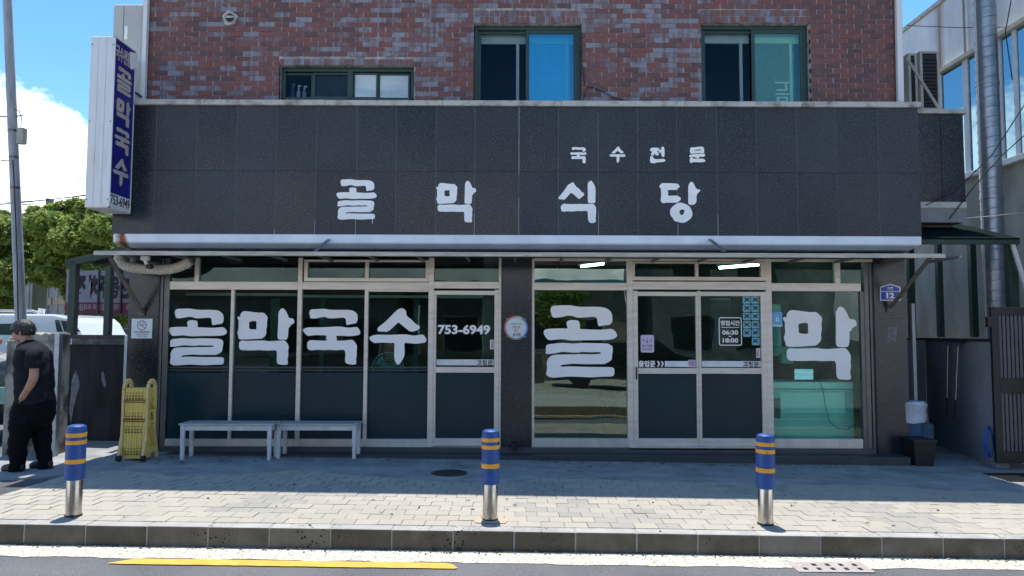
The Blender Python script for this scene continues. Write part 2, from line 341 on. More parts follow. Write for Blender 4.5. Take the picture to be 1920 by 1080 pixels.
GLY = {
 'gol': [[(155,140),(185,90),(260,82),(400,78),(480,88),(560,98),(700,98),(830,100),(910,120),(965,165),(983,230),(978,300),(945,335),(880,343),(820,355),(795,345),(785,300),(778,255),(745,232),(660,236),(560,243),(500,238),(440,218),(380,218),(320,232),(240,243),(190,238),(172,212),(165,180)],
         [(65,435),(95,400),(220,388),(340,388),(382,385),(378,350),(368,325),(385,290),(430,275),(515,280),(540,300),(550,350),(553,392),(600,395),(700,400),(850,402),(960,390),(1015,415),(1045,470),(1030,505),(960,532),(820,540),(600,543),(460,547),(380,540),(310,530),(220,537),(140,542),(100,515),(75,475)],
         [(98,725),(95,680),(98,625),(130,598),(200,590),(280,580),(380,582),(460,587),(560,580),(700,580),(900,585),(950,600),(985,630),(985,700),(978,740),(970,800),(920,835),(870,858),(800,858),(700,860),(600,860),(480,855),(400,860),(310,872),(290,885),(310,895),(400,890),(520,893),(700,897),(900,897),(990,905),(1008,950),(1000,1005),(960,1022),(860,1024),(700,1034),(560,1028),(400,1024),(240,1037),(150,1034),(110,1010),(100,985),(112,900),(106,850),(125,790),(170,750),(250,735),(400,733),(560,728),(700,728),(820,722),(825,712),(800,700),(680,702),(580,698),(530,706),(440,706),(330,698),(240,712),(180,722)]],
 'mak': [[(45,235),(60,215),(95,213),(95,180),(145,125),(250,130),(400,148),(480,148),(530,190),(557,230),(548,300),(550,380),(538,430),(535,515),(480,575),(440,585),(340,592),(200,600),(110,598),(75,580),(70,540),(52,490),(70,420),(68,330),(70,290)],
         [(250,305),(325,290),(368,298),(370,360),(367,425),(300,430),(252,415),(248,360)],
         [(740,150),(770,95),(795,72),(840,90),(880,150),(910,220),(935,238),(985,245),(1008,290),(1000,325),(950,355),(940,385),(915,400),(910,480),(905,550),(880,598),(800,602),(755,595),(732,560),(735,400),(738,260)],
         [(85,700),(90,650),(130,618),(200,625),(350,620),(480,618),(600,628),(720,622),(840,614),(890,655),(922,720),(915,800),(920,860),(908,930),(916,1000),(890,1025),(800,1022),(750,1010),(728,960),(728,850),(715,790),(660,783),(540,786),(430,780),(300,785),(180,782),(115,775),(90,740)]],
 'guk': [[(178,150),(205,95),(290,88),(420,80),(500,92),(580,98),(720,98),(850,100),(930,120),(980,165),(993,220),(988,285),(960,325),(900,335),(830,352),(808,345),(800,300),(790,250),(750,230),(680,234),(560,243),(500,238),(430,216),(350,232),(290,243),(215,243),(195,225),(190,190)],
         [(78,440),(95,420),(170,398),(350,396),(500,390),(680,380),(760,390),(860,400),(960,388),(1000,400),(1043,475),(1025,515),(980,530),(860,543),(740,538),(642,540),(650,575),(655,618),(780,618),(900,605),(950,640),(990,710),(985,800),(988,860),(978,940),(985,1000),(950,1022),(870,1018),(810,995),(795,940),(798,850),(785,790),(740,775),(640,783),(540,776),(440,780),(340,775),(240,783),(180,775),(155,730),(155,670),(175,630),(220,612),(340,618),(475,618),(470,580),(468,535),(350,528),(250,530),(180,542),(140,525),(90,475)]],
 'su': [[(205,430),(225,395),(330,310),(430,210),(530,110),(600,75),(650,90),(685,130),(690,185),(720,225),(770,260),(840,330),(905,370),(918,400),(900,430),(860,450),(790,468),(740,458),(680,410),(570,322),(550,322),(500,365),(420,440),(365,472),(310,468),(230,467),(208,450)],
        [(70,580),(90,555),(170,525),(350,525),(500,522),(670,515),(750,525),(830,535),(920,522),(970,520),(1000,545),(1033,605),(1010,650),(960,660),(860,672),(760,665),(668,663),(665,740),(665,870),(610,980),(565,1027),(530,1000),(500,930),(495,850),(495,750),(490,662),(430,662),(330,655),(200,660),(165,665),(100,625)]],
 'sik': [[(80,490),(200,340),(290,210),(350,170),(395,140),(420,150),(480,235),(540,280),(600,350),(650,385),(662,415),(640,450),(590,490),(555,517),(520,500),(440,430),(375,383),(340,400),(280,470),(210,537),(190,528),(105,525)],
         [(745,170),(790,120),(820,103),(870,160),(910,250),(920,340),(915,450),(913,580),(885,608),(790,612),(748,580),(745,400)],
         [(132,700),(150,660),(200,625),(270,632),(400,635),(560,632),(700,632),(850,628),(890,650),(925,710),(928,860),(918,960),(925,1025),(890,1045),(840,1060),(780,1040),(750,980),(745,890),(735,800),(680,785),(560,795),(540,785),(400,800),(280,795),(190,803),(148,780)]],
 'dang': [[(72,235),(125,165),(230,158),(460,168),(520,210),(525,250),(480,285),(470,310),(400,312),(270,318),(272,380),(272,440),(400,440),(470,440),(548,490),(545,540),(500,575),(450,600),(230,598),(180,613),(130,600),(97,545),(108,480),(108,300)],
          [(735,200),(780,130),(830,140),(870,210),(905,275),(940,298),(985,300),(988,340),(940,385),(910,450),(908,550),(895,600),(850,640),(780,648),(730,620),(722,560),(725,400),(722,320)],
          [(312,820),(318,760),(360,695),(430,640),(500,605),(575,602),(680,640),(760,700),(800,790),(812,840),(795,920),(740,985),(640,1045),(560,1053),(480,1030),(410,1015),(370,950),(320,880)],
          [(518,800),(550,760),(620,755),(632,800),(610,850),(570,882),(530,850)]],
 'jeon': [[(245,290),(290,220),(360,188),(560,185),(680,210),(725,240),(690,310),(620,360),(600,390),(650,430),(690,490),(670,560),(600,580),(540,560),(475,490),(440,560),(380,590),(300,550),(310,470),(350,390),(270,350)],
          [(810,290),(815,180),(890,130),(950,170),(970,300),(975,450),(965,620),(900,655),(840,610),(810,500),(800,430),(740,440),(680,400),(700,320),(760,290)],
          [(265,650),(310,600),(380,640),(430,730),(500,765),(700,770),(920,755),(1020,830),(940,900),(700,930),(570,935),(530,970),(420,975),(320,965),(245,900)]],
 'mun': [[(165,380),(175,230),(230,165),(400,165),(650,130),(800,140),(880,220),(885,380),(885,430),(830,465),(650,450),(450,470),(220,490),(180,450)],
         [(360,320),(400,335),(700,320),(735,295),(710,268),(550,280)],
         [(120,610),(180,545),(400,510),(700,490),(880,490),(935,560),(880,630),(780,650),(650,640),(620,700),(550,728),(470,690),(330,655),(140,650)],
         [(165,700),(260,670),(330,740),(500,745),(820,745),(940,840),(900,900),(700,925),(340,920),(220,965),(150,910)]],
}
def glyph_mesh(k): return fill2d([[(x / 1000, 1 - y / 1000) for x, y in smooth(lp)] for lp in GLY[k]], 0.01)
def glyph(k, px0, py0, px1, py1, Y, m, parent, th=0.003, yref=None):
    me = glyph_mesh(k); yr = yref or (py0 + py1) / 2; pc = (px0 + px1) / 2
    fit(me, X_(px0, Y, yr), Z_(py1, Y, pc), X_(px1, Y, yr), Z_(py0, Y, pc), Y, th)
    me.materials.clear(); me.materials.append(m)
    return link('lettering', me, parent)

# ------------------------------------------------------------------ ground, road, kerb, pavement
def sheet(name, pts, dz, m, kind='structure', parent=None, thick=0.0, sub=True):
    vs = [(x, y, gz(x) + dz) for x, y in pts]; n = len(vs); mb = MB()
    if thick: mb.add(vs + [(x, y, z - thick) for x, y, z in vs], [tuple(range(n)), tuple(range(n, 2 * n))[::-1]] + [(i, i + n, (i + 1) % n + n, (i + 1) % n) for i in range(n)])
    else: mb.add(vs, [tuple(range(n))])
    o = mb.build(name, m, parent)
    if kind: o['kind'] = kind
    return o
YK = 6.085                      # front face of kerb
RZ = -0.165                    # road below pavement
ground_m = M('distant_ground', (0.22, 0.20, 0.17), 0.95, c2=(0.12, 0.11, 0.09), sc=0.8, det=8, bump=0.3, bsc=20, fine=0.2, fsc=30)
g = MB().add([(-400, -400, -0.42), (400, -400, -0.42), (400, 600, -0.42), (-400, 600, -0.42)], [(0, 1, 2, 3)]).build('ground', ground_m); g['kind'] = 'structure'
sheet('road', [(-60, 3.05), (-9, 3.05), (9, 3.05), (60, 3.05), (60, YK + .03), (9, YK + .03), (-9, YK + .03), (-60, YK + .03)], RZ, asph_m)
# white painted gutter band with a ragged edge, just below the kerb
pts = []
xs = np.linspace(-9, 9, 240)
for x in xs: pts.append((x, 5.80 + 0.012 * math.sin(x * 9) + uni(-.012, .012) - (0.02 if -8 < x < 3 else 0)))
for x in xs[::-1]: pts.append((x, YK - .004 + 0.0 * x))
sheet('gutter_band', pts, RZ + 0.004, wpaint_m)
y0, y1 = 5.62, 5.755
xa, xb = G(198, 1065, RZ).x, G(858, 1066, RZ).x
e1 = [(xa + .12, y1)] + [(x, y1 + uni(-.004, .004)) for x in np.linspace(xa + .3, xb - .1, 40)] + [(xb - .06, y1 - .02), (xb - .03, y1 - .05), (xb, y0 + .02)]
e2 = [(x, y0 + uni(-.004, .004)) for x in np.linspace(xb - .02, xa + .1, 40)] + [(xa - .04, y0 + .01)]
sheet('yellow_road_line', e1 + e2, RZ + 0.008, ypaint_m)
oy = sheet('yellow_road_line', [(-9, 3.32), (9, 3.32), (9, 3.44), (-9, 3.44)], RZ + 0.008, ypaint_m)
# opposite side of the street (camera stands here; seen in the shop glass)
sheet('opposite_pavement', [(-60, -.2), (-9, -.2), (9, -.2), (60, -.2), (60, 3.0), (9, 3.0), (-9, 3.0), (-60, 3.0)], -0.03, M('opposite_paving', (0.45, 0.43, 0.39), 0.9, c2=(0.34, 0.33, 0.30), sc=9, bump=.4, fine=.2, fsc=60))
sheet('opposite_lot', [(-60, -40), (-9, -40), (9, -40), (60, -40), (60, -.2), (9, -.2), (-9, -.2), (-60, -.2)], -0.05, M('lot_gravel', (0.42, 0.40, 0.35), 0.95, c2=(0.24, 0.235, 0.19), sc=1.6, det=9, bump=.6, bsc=40, fine=.3, fsc=60))
ko = MB(); ko.box(-12, 12, 3.0, 3.13, -.4, 0.0); ko.build('opposite_kerb', kerb_m)['kind'] = 'structure'
# yard sheet under everything on the shop side
sheet('yard', [(-60, YK + .2), (-9, YK + .2), (9, YK + .2), (60, YK + .2), (60, 45), (9, 45), (-9, 45), (-60, 45)], -0.05, M('yard_concrete', (0.17, 0.165, 0.155), 0.9, c2=(0.075, 0.075, 0.075), sc=1.1, det=8, bump=0.5, bsc=40, fine=0.15, fsc=90))
# kerb stones
kjoint_m = M('kerb_joint_mortar', (.36, .34, .30), .95)
kb = sheet('kerb', [(-9, YK + .006), (9, YK + .006), (9, YK + .147), (-9, YK + .147)], -0.006, kjoint_m, thick=0.17)
KW = 0.494; x = G(19, 1005, -.05).x - KW * 4
i = 0
km = []
for k in range(6):
    mb = MB().box(-KW / 2 + .0035, KW / 2 - .0035, 0, 0.148, -0.19, 0.0, k / 5 * .4); mb.t[1] = .85 + .03 * k; me = mb.mesh('kerb_stone'); me.materials.append(kerb_m); km.append(me)  # top face painted paler as sunlit, sides darker as shaded and stained
while x < 6.8:
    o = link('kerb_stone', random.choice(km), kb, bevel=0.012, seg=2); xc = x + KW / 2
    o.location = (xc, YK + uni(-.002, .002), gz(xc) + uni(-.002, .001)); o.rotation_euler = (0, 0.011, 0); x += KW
# pavers
PW, PD = 0.1945, 0.174
PX0, PY0 = -4.82, YK + .152
pave = sheet('pavement', [(PX0, PY0 - .01), (9, PY0 - .01), (9, 8.62), (PX0, 8.62)], -0.014, M('paver_joint_sand', (0.22, 0.20, 0.16), 0.95), thick=0.04)
cells = []
for r in range(14):
    yc = PY0 + (r + .5) * PD; off = (r % 2) * PW / 2 + uni(-.015, .015)
    xq = PX0 + off - PW
    while xq < 6.4:
        a, b = max(xq, PX0), xq + PW
        if b - a > .04: cells.append(((a + b) / 2, yc, b - a))
        xq += PW
def paver_tint(x, y):
    t = 0.6 + uni(-.13, .13)
    for (gx, gy) in ((0.45, 7.0), (0.3, 7.7), (-1.7, 7.6), (3.3, 7.1), (2.6, 8.0), (3.5, 6.6), (-2.3, 6.9), (1.0, 6.5)):
        if abs(x - gx) < .33 and abs(y - gy) < .4 and rnd() < .75: t = uni(.15, .38)
    return min(1, max(0, t))
pm = []
for k in range(16):
    me = MB().box(-PW / 2 + .0022, PW / 2 - .0022, -PD / 2 + .0022, PD / 2 - .0022, -.03, 0, (k + .5) / 16).mesh('paver'); me.materials.append(paver_m); pm.append(me)
def near(c): return math.hypot(c[0], c[1])
vis = [c for c in cells if abs(c[0]) < c[1] * .70 and c[1] < 8.35]
rest = [c for c in cells if c not in set(vis)]
vis.sort(key=near); single, restv = vis[:300], vis[300:]
st = MB()
for c in single:
    k = min(15, int(paver_tint(c[0], c[1]) * 16)); o = link('paver', pm[k], pave); o.location = (c[0], c[1], gz(c[0]) + uni(-.003, .001)); o.rotation_euler = (uni(-.006, .006), 0.011 + uni(-.006, .006), uni(-.006, .006)); o.scale = (c[2] / PW, 1, 1)
for c in restv + rest:
    z = gz(c[0]) + uni(-.003, .001); hw = c[2] / 2 - .0035; t = paver_tint(c[0], c[1])
    st.box(c[0] - hw, c[0] + hw, c[1] - PD / 2 + .0035, c[1] + PD / 2 - .0035, z - .03, z, t)
tag(st.build('paver_rest', paver_m, pave), kind='stuff')
# rough concrete apron between pavers and plinth
ap = [(-100, 900), (60, 896), (150, 886), (240, 880), (330, 892), (430, 889), (500, 884), (560, 879), (620, 886), (700, 892), (760, 896), (830, 902), (900, 904), (960, 903), (1010, 897), (1100, 897), (1180, 900), (1300, 903), (1440, 906), (1550, 909), (1640, 909), (1700, 912), (1760, 918), (1850, 920), (2000, 928), (2200, 940)]
fr = [G(px, py, .006) for px, py in ap]; fr2 = []
for a, b in zip(fr[:-1], fr[1:]):
    for k in range(4):
        p = a.lerp(b, k / 4); fr2.append((p.x, p.y + uni(-.015, .015)))
sheet('concrete_apron', fr2 + [(9, 8.6), (9, 14), (-4.6, 14), (-4.9, 11), (-6.6, 10.5)], 0.008, conc_m, thick=.05)
# asphalt lane running back beside the shop
sheet('driveway', [(-12, YK + .16), (PX0, YK + .16), (PX0, 8.55), (-5.4, 9.2), (-12, 9.4)], -0.012, asph_d, thick=.04)

# ------------------------------------------------------------------ the restaurant building
bld = thing('restaurant_building', 'two storey brick building over a black granite shopfront with big white Korean letters', 'building', (0, 9.75, 0))
def P(o): rel(o); return o
YB, YF, YP, YG = 9.70, 9.37, 9.70, 9.76
ROOF = 8.45
XL, XR = X_(275, YB, 100), X_(1690, YB, 100)
zc0 = Z_(190, YF)              # top of coping
# --- brick wall with openings
OP = [(523, 122, 776, 190), (888, 43, 1090, 193), (1315, 42, 1520, 191)]
ops = []
for a, b, c, d in OP:
    ops.append((X_(a, YB, (b + 190) / 2), X_(c, YB, (b + 190) / 2), (Z_(189.5, YB, 650) if b > 100 else zc0 - .06), Z_(b, YB, (a + c) / 2)))
bw = MB(); zb, zt = zc0 - .35, ROOF
xs = sorted([XL, XR] + [o[0] for o in ops] + [o[1] for o in ops])
for a, b in zip(xs[:-1], xs[1:]):
    hit = [o for o in ops if abs(o[0] - a) < 1e-6]
    if hit:
        o = hit[0]; bw.box(a, b, YB + .007, YB + .22, o[3], zt); bw.box(a, b, YB + .007, YB + .22, zb, o[2])
    else: bw.box(a, b, YB + .007, YB + .22, zb, zt)
wall = P(bw.build('brick_wall', mortar_m, bld))
MOD, CR = 0.1995, 0.0672
bricks = []
row = 0; z = zc0 - .03
sold = []
for (a, b, c, d), o in zip(OP, ops):
    h = 2 * .088 if b < 100 else .088
    sold.append((o[0] - .0, o[1] + .0, o[3], o[3] + h))
def put(xa, xb_, za, zb_, t): bricks.append((xa, xb_, za, zb_, t))
def tintb(x, z):
    v = uni(0, .72)
    g_ = 0.5 + .5 * math.sin(x * .8 + 1.2) * math.cos(z * 2.1 - x * .4)
    if x > 3.2: return uni(0, .75) * .8 + (0.1 if rnd() < .1 else 0)
    if rnd() < .22 + .38 * g_: v = uni(.70, 1.0)
    return v
while z < zc0 + 2.0:
    zz = z + CR - .006; x = XL + .004 - (row % 2) * MOD / 2
    while x < XR:
        segs = [(max(x, XL + .002), min(x + MOD - .014, XR - .002))]
        for o in ops:
            if zz > o[2] and z < o[3] - .01:
                ns = []
                for a, b in segs:
                    if b <= o[0] or a >= o[1]: ns.append((a, b))
                    else:
                        if a < o[0]: ns.append((a, o[0]))
                        if b > o[1]: ns.append((o[1], b))
                segs = ns
        for s_ in sold:
            if zz > s_[2] + .005 and z < s_[3] - .005:
                ns = []
                for a, b in segs:
                    if b <= s_[0] or a >= s_[1]: ns.append((a, b))
                    else:
                        if a < s_[0]: ns.append((a, s_[0] - .008))
                        if b > s_[1]: ns.append((s_[1] + .008, b))
                segs = ns
        for a, b in segs:
            if b - a > .015: put(a, b, z, zz, tintb(x, z))
        x += MOD
    z += CR; row += 1
for s_ in sold:
    n = round((s_[1] - s_[0]) / .067); st_ = (s_[1] - s_[0]) / n; rows = round((s_[3] - s_[2]) / .088)
    for r in range(rows):
        for k in range(n): put(s_[0] + k * st_ + .004, s_[0] + (k + 1) * st_ - .004, s_[2] + .003 + r * .088, s_[2] + (r + 1) * .088 - .006, uni(.55, 1.0))
bm_cache = {}
bricks.sort(key=lambda b: math.hypot((b[0] + b[1]) / 2, b[2] - HC))
full = [b for b in bricks if b[2] > zc0 - .01]
hid = [b for b in bricks if b[2] <= zc0 - .01]
sb = MB()
for i, b in enumerate(full):
    dy = uni(-.0015, .002)
    if i < 300:
        key = (round(b[1] - b[0], 2), round(b[3] - b[2], 3), min(13, int(b[4] * 14)))
        if key not in bm_cache:
            wd, ht = b[1] - b[0], b[3] - b[2]
            me = MB().box(-wd / 2, wd / 2, 0, .09, -ht / 2, ht / 2, (key[2] + .5) / 14).mesh('brick'); me.materials.append(brick_m); bm_cache[key] = me
        o = link('brick', bm_cache[key], wall); o.location = ((b[0] + b[1]) / 2, YB + dy, (b[2] + b[3]) / 2)
    else: sb.box(b[0], b[1], YB + dy, YB + .05, b[2], b[3], b[4])
for b in hid: sb.box(b[0], b[1], YB, YB + .05, b[2], b[3], b[4])
z = zc0 + 2.0
tag(sb.build('brick_rest', brick_m, wall), kind='stuff')
# body of the building behind
body = MB(); body.box(XL, XR, YB + 1.2, 12.8, 3.0, ROOF, .3).box(XL, XL + .12, YB + .225, YB + 1.195, 3.0, ROOF - .01).box(XR - .12, XR, YB + .225, YB + 1.195, 3.0, ROOF - .01).box(XL + .125, XR - .125, YB + .225, YB + 1.195, 3.9, zc0 + .02); P(body.build('rear_walls', M('rear_render', (.25, .24, .22), .9), bld))
P(box('parapet_cap', XL - .05, XR + .28, YB - .06, 12.85, ROOF, ROOF + .1, coping_m, bld))  # overhang added on the right, out of view, to widen the shadow

# --- upper windows
def up_window(o, px, spec, depth=.10):
    """spec: list of (x0,x1,material,back) panes in px"""
    a, b, z0, z1 = o; py0, py1 = px[1], px[3]
    wdw = MB(); yy = YB + depth
    fw = .055
    wdw.box(a + .002, b - .002, yy, yy + .09, z1 - fw, z1 - .002).box(a + .002, b - .002, yy, yy + .09, z0 + .03, z0 + .03 + fw * .8)
    wdw.box(a + .002, a + fw, yy, yy + .09, z0 + .03, z1 - fw).box(b - fw, b - .002, yy, yy + .09, z0 + .03, z1 - fw)
    win = P(wdw.build('window', greenf_m, bld, bevel=.003))
    return win
yr = 140
wins = [up_window(o, p, None) for o, p in zip(ops, OP)]
def sash(win, x0, x1, z0, z1, Y, m, fw=.035, fm=greenf_m):
    s = MB(); s.box(x0, x0 + fw, Y, Y + .03, z0, z1).box(x1 - fw, x1, Y, Y + .03, z0, z1).box(x0 + fw, x1 - fw, Y, Y + .03, z1 - fw, z1).box(x0 + fw, x1 - fw, Y, Y + .03, z0, z0 + fw)
    s.build('sash', fm, win, bevel=.002)
    MB().box(x0 + fw, x1 - fw, Y + .012, Y + .017, z0 + fw, z1 - fw).build('pane', m, win)
pale_m = M('pale_inner_frame', (0.72, 0.80, 0.74), 0.5, c2=(0.62, 0.70, 0.66))
frost_m = M('frosted_pane', (0.55, 0.62, 0.63), 0.25, c2=(0.30, 0.40, 0.46), sc=3, spec=.8, stretch=(.5, 1, 2))
room_m = M('upstairs_dark_room', (0.022, 0.030, 0.045), 0.9)
for k, (o, w_) in enumerate(zip(ops, wins)):
    a, b, z0, z1 = o; z0 += .072; mid = (a + b) / 2 + .0
    # room recess
    r = MB(); r.box(a - .1, b + .1, YB + 1.1, YB + 1.15, z0 - .2, z1 + .2).build('room_back', room_m, w_)
    if k == 0:
        xs_ = [X_(q, YB + .1, 155) for q in (530, 586, 655, 657, 708, 772)]
        sash(w_, xs_[0] + .01, xs_[1], z0, z1 - .06, YB + .145, glass_up, .03)
        sash(w_, xs_[1], xs_[2], z0, z1 - .06, YB + .125, glass_up, .03)
        MB().box(xs_[1] + .03, xs_[2] - .03, YB + .16, YB + .165, z0, z1 - .06).build('insect_screen', M('screen_mesh', (.07, .075, .085), .8, c2=(.055, .06, .07), fine=.2, fsc=250), w_)
        MB().box(xs_[2] - .02, xs_[3] + .035, YB + .09, YB + .13, z0, z1 - .055).build('mullion', greenf_m, w_)
        sash(w_, xs_[3] + .03, xs_[4], z0, z1 - .06, YB + .125, frost_m, .025); sash(w_, xs_[4], xs_[5] - .03, z0, z1 - .06, YB + .145, frost_m, .025)
    else:
        lm = glass_up; rm = glass_mir if k == 1 else glass_green
        q = (986, 992) if k == 1 else (1410, 1417)
        xm0, xm1 = X_(q[0], YB + .1, 120), X_(q[1], YB + .1, 120)
        sash(w_, a + .05, xm1, z0, z1 - .055, YB + .145, lm, .04); sash(w_, xm0, b - .05, z0, z1 - .055, YB + .11, rm, .045)
        # inner pale window frame and blind
        ln = MB()
        for (u, v) in ((a + .07, xm0), (xm1, b - .07)):
            ln.box(u, v, YB + .22, YB + .25, z1 - .2, z1 - .05); ln.box(v - .13, v - .09, YB + .22, YB + .25, z0, z1 - .2)
        ln.build('inner_frame', pale_m, w_)
        if k == 1:
            MB().box(xm1, b - .13, YB + .24, YB + .245, z0, z1 - .2).build('blue_blind', M('cyan_blind', (.08, .55, .78), .5, c2=(.06, .48, .70)), w_)
        else:
            MB().box(xm1, b - .13, YB + .24, YB + .245, z0, z1 - .2).build('patterned_panel', M('grey_green_panel', (.24, .30, .27), .7, c2=(.15, .20, .18), sc=12, stretch=(8, 1, 2)), w_)
            me = text_loops('미니', .03); xa_, xb_ = X_(1453, YB + .236, 160), X_(1484, YB + .236, 160); za_, zb2 = Z_(189, YB + .2), Z_(150, YB + .2)
            n_ = len(me.vertices); co_ = np.empty(n_ * 3); me.vertices.foreach_get('co', co_); co_ = co_.reshape(-1, 3); co_[:, [0, 1]] = np.stack([-co_[:, 1], co_[:, 0]], 1); me.vertices.foreach_set('co', co_.ravel())
            fit(me, xa_, za_, xb_, zb2, YB + .236, .003); me.materials.clear(); me.materials.append(film_w); link('lettering', me, w_)
# bottles on the inside sill
for nm, px, h, r, mm, lab in (('spray_bottle', 549, .20, .022, M('blue_liquid_bottle', (.05, .12, .30), .3), 'small blue spray bottle on the inner sill of the low window'), ('shampoo_bottle', 560, .18, .025, M('white_bottle', (.6, .6, .6), .4), 'plain white bottle between two others on the window sill'), ('pump_bottle', 571, .17, .028, M('grey_pump_bottle', (.42, .44, .48), .4), 'pale grey pump bottle on the window sill')):
    X = X_(px, YB + .22, 165); zz = ops[0][2] + .088
    t = thing(nm, lab, 'bottle', (X, YB + .22, zz), 'bottles on the upstairs window sill')
    MB().lathe([(r * .95, 0), (r, .01), (r, h * .62), (r * .45, h * .75), (r * .4, h * .82)]).build('body', mm, t, smooth=True)
    hd = MB().lathe([(r * .5, h * .82), (r * .5, h * .9), (r * .3, h * .92), (r * .3, h)]); hd.box(-r * .3, r * 1.3, -r * .25, r * .25, h, h + .018); hd.build('cap', white_m if nm != 'spray_bottle' else M('trigger', (.35, .3, .25), .5), t)
sh = MB().box(ops[0][0] + .06, X_(586, YB + .2, 165), YB + .19, YB + .4, ops[0][2] + .06, ops[0][2] + .083).build('inner_sill', pale_m, wins[0])

# --- granite fascia
XFL, XFR = X_(213, YF, 330), X_(1725, YF, 330)
zt_, zm_, zb_ = Z_(200, YF), Z_(322, YF), Z_(441, YF)
fas = P(box('fascia', XFL + .01, XFR - .01, YF + .012, YB + .2, zb_ - .12, zt_, joint_m, bld))
jx = [213, 290, 367, 442, 517, 592, 668, 742, 817, 890, 973, 1047, 1122, 1196, 1270, 1345, 1419, 1495, 1570, 1648, 1725]
light_joint = M('pale_sealant', (0.30, 0.32, 0.34), 0.8)
fasj = MB()
for i in range(len(jx) - 1):
    a, b = X_(jx[i], YF, 330), X_(jx[i + 1], YF, 330)
    for (u, v) in ((zm_ + .002, zt_), (zb_, zm_ - .002)):
        t = uni(.0, 1) if i < 9 else uni(.1, .9)
        box('stone_panel', a + .0022, b - .0022, YF + uni(0, .0015), YF + .02, u, v, gran_m, fas, tint=t)
    if i: fasj.box(a - .0022, a + .0022, YF + .004, YF + .01, zb_, zt_)
fasj.build('joint_filler', light_joint, fas)
# streaks of filler along some joints
dr = MB()
for q, ya, yb_ in ((973, 200, 330), (973, 370, 441), (890, 400, 441), (592, 415, 441), (517, 432, 441), (1122, 398, 441), (1270, 420, 441), (1345, 400, 441), (668, 400, 441)):
    X = X_(q, YF, 330); dr.box(X - .0028, X + .0022, YF - .002, YF + .003, Z_(yb_, YF), Z_(ya, YF))
dr.build('filler_streak', M('old_filler', (.45, .47, .48), .8), fas)
# left return of the fascia
# painted letters
for k, a, b, c, d in (('gol', 631.7, 336.2, 706.9, 411.9), ('mak', 818, 339, 893, 417), ('sik', 1046.7, 338.6, 1117.3, 418.3), ('dang', 1236, 340.8, 1312.3, 417.8),
                      ('guk', 1069, 275.8, 1100, 306), ('su', 1143, 275, 1173, 305.6), ('jeon', 1219, 275, 1248, 306), ('mun', 1292.4, 275, 1322.9, 305.7)):
    glyph(k, a, b, c, d, YF - .001, white_m, fas, yref=330)
dp = MB(); X = X_(699.5, YF, 330); dp.box(X - .003, X + .003, YF - .003, YF - .001, Z_(420, YF), Z_(410, YF)); dp.build('paint_drip', white_m, fas)
# coping stones
cx = [213, 385, 610, 830, 1052, 1283, 1503, 1725]
cop = P(box('coping', XFL, XFR, YF + .01, YB - .002, zt_, zt_ + .02, joint_m, bld))
for i in range(len(cx) - 1):
    box('coping_stone', X_(cx[i], YF, 195) + .002, X_(cx[i + 1], YF, 195) - .002, YF - .04, YB - .004, zt_ + .002, zc0 + uni(-.002, .002), coping_m, cop, bevel=.004)
# eaves beam: white, rusty at one end
rust = bpy.data.materials.new('white_beam_paint'); rust.use_nodes = True; t = rust.node_tree; b_ = t.nodes['Principled BSDF']; b_.inputs['Roughness'].default_value = .5
geo = t.nodes.new('ShaderNodeNewGeometry'); sx = t.nodes.new('ShaderNodeSeparateXYZ'); t.links.new(geo.outputs['Position'], sx.inputs[0])
nz = t.nodes.new('ShaderNodeTexNoise'); nz.inputs['Scale'].default_value = 10; nz.inputs['Detail'].default_value = 8; t.links.new(geo.outputs['Position'], nz.inputs['Vector'])
xr0 = X_(230, YF, 450)
mr = t.nodes.new('ShaderNodeMath'); mr.operation = 'SUBTRACT'; t.links.new(sx.outputs[0], mr.inputs[0]); mr.inputs[1].default_value = xr0
ab = t.nodes.new('ShaderNodeMath'); ab.operation = 'ABSOLUTE'; t.links.new(mr.outputs[0], ab.inputs[0])
m2 = t.nodes.new('ShaderNodeMath'); m2.operation = 'MULTIPLY_ADD'; t.links.new(ab.outputs[0], m2.inputs[0]); m2.inputs[1].default_value = -6; m2.inputs[2].default_value = 0.62
m3 = t.nodes.new('ShaderNodeMath'); m3.operation = 'ADD'; t.links.new(m2.outputs[0], m3.inputs[0]); t.links.new(nz.outputs[0], m3.inputs[1])
r_ = t.nodes.new('ShaderNodeValToRGB'); r_.color_ramp.elements[0].position = .62; r_.color_ramp.elements[0].color = (.86, .88, .90, 1); r_.color_ramp.elements[1].position = 1.0; r_.color_ramp.elements[1].color = (.22, .07, .025, 1)
e = r_.color_ramp.elements.new(.84); e.color = (.55, .40, .27, 1); t.links.new(m3.outputs[0], r_.inputs[0])
nz2 = t.nodes.new('ShaderNodeTexNoise'); nz2.inputs['Scale'].default_value = 3; nz2.inputs['Detail'].default_value = 6; t.links.new(geo.outputs['Position'], nz2.inputs['Vector'])
mrr = t.nodes.new('ShaderNodeMapRange'); mrr.inputs[1].default_value = .3; mrr.inputs[2].default_value = .6; mrr.inputs[3].default_value = .85; mrr.inputs[4].default_value = 1; t.links.new(nz2.outputs[0], mrr.inputs[0])
vs_ = t.nodes.new('ShaderNodeVectorMath'); vs_.operation = 'SCALE'; t.links.new(r_.outputs[0], vs_.inputs[0]); t.links.new(mrr.outputs[0], vs_.inputs['Scale']); t.links.new(vs_.outputs[0], b_.inputs['Base Color'])
z0, z1, z2 = zb_ + .0, Z_(457.5, YF), Z_(467, YF + .1)
eb = MB()
xa, xb = X_(213, YF, 450), X_(1727, YF, 450)
prof = [(YF - .025, z0), (YF - .025, z1), (YF + .10, z2), (YB - .02, z2), (YB - .02, z0)]
eb.add([(xa, y, z) for y, z in prof] + [(xa + (.08 if i > 1 else 0), y, z) for i, (y, z) in enumerate(prof)][:0], [])
n = len(prof)
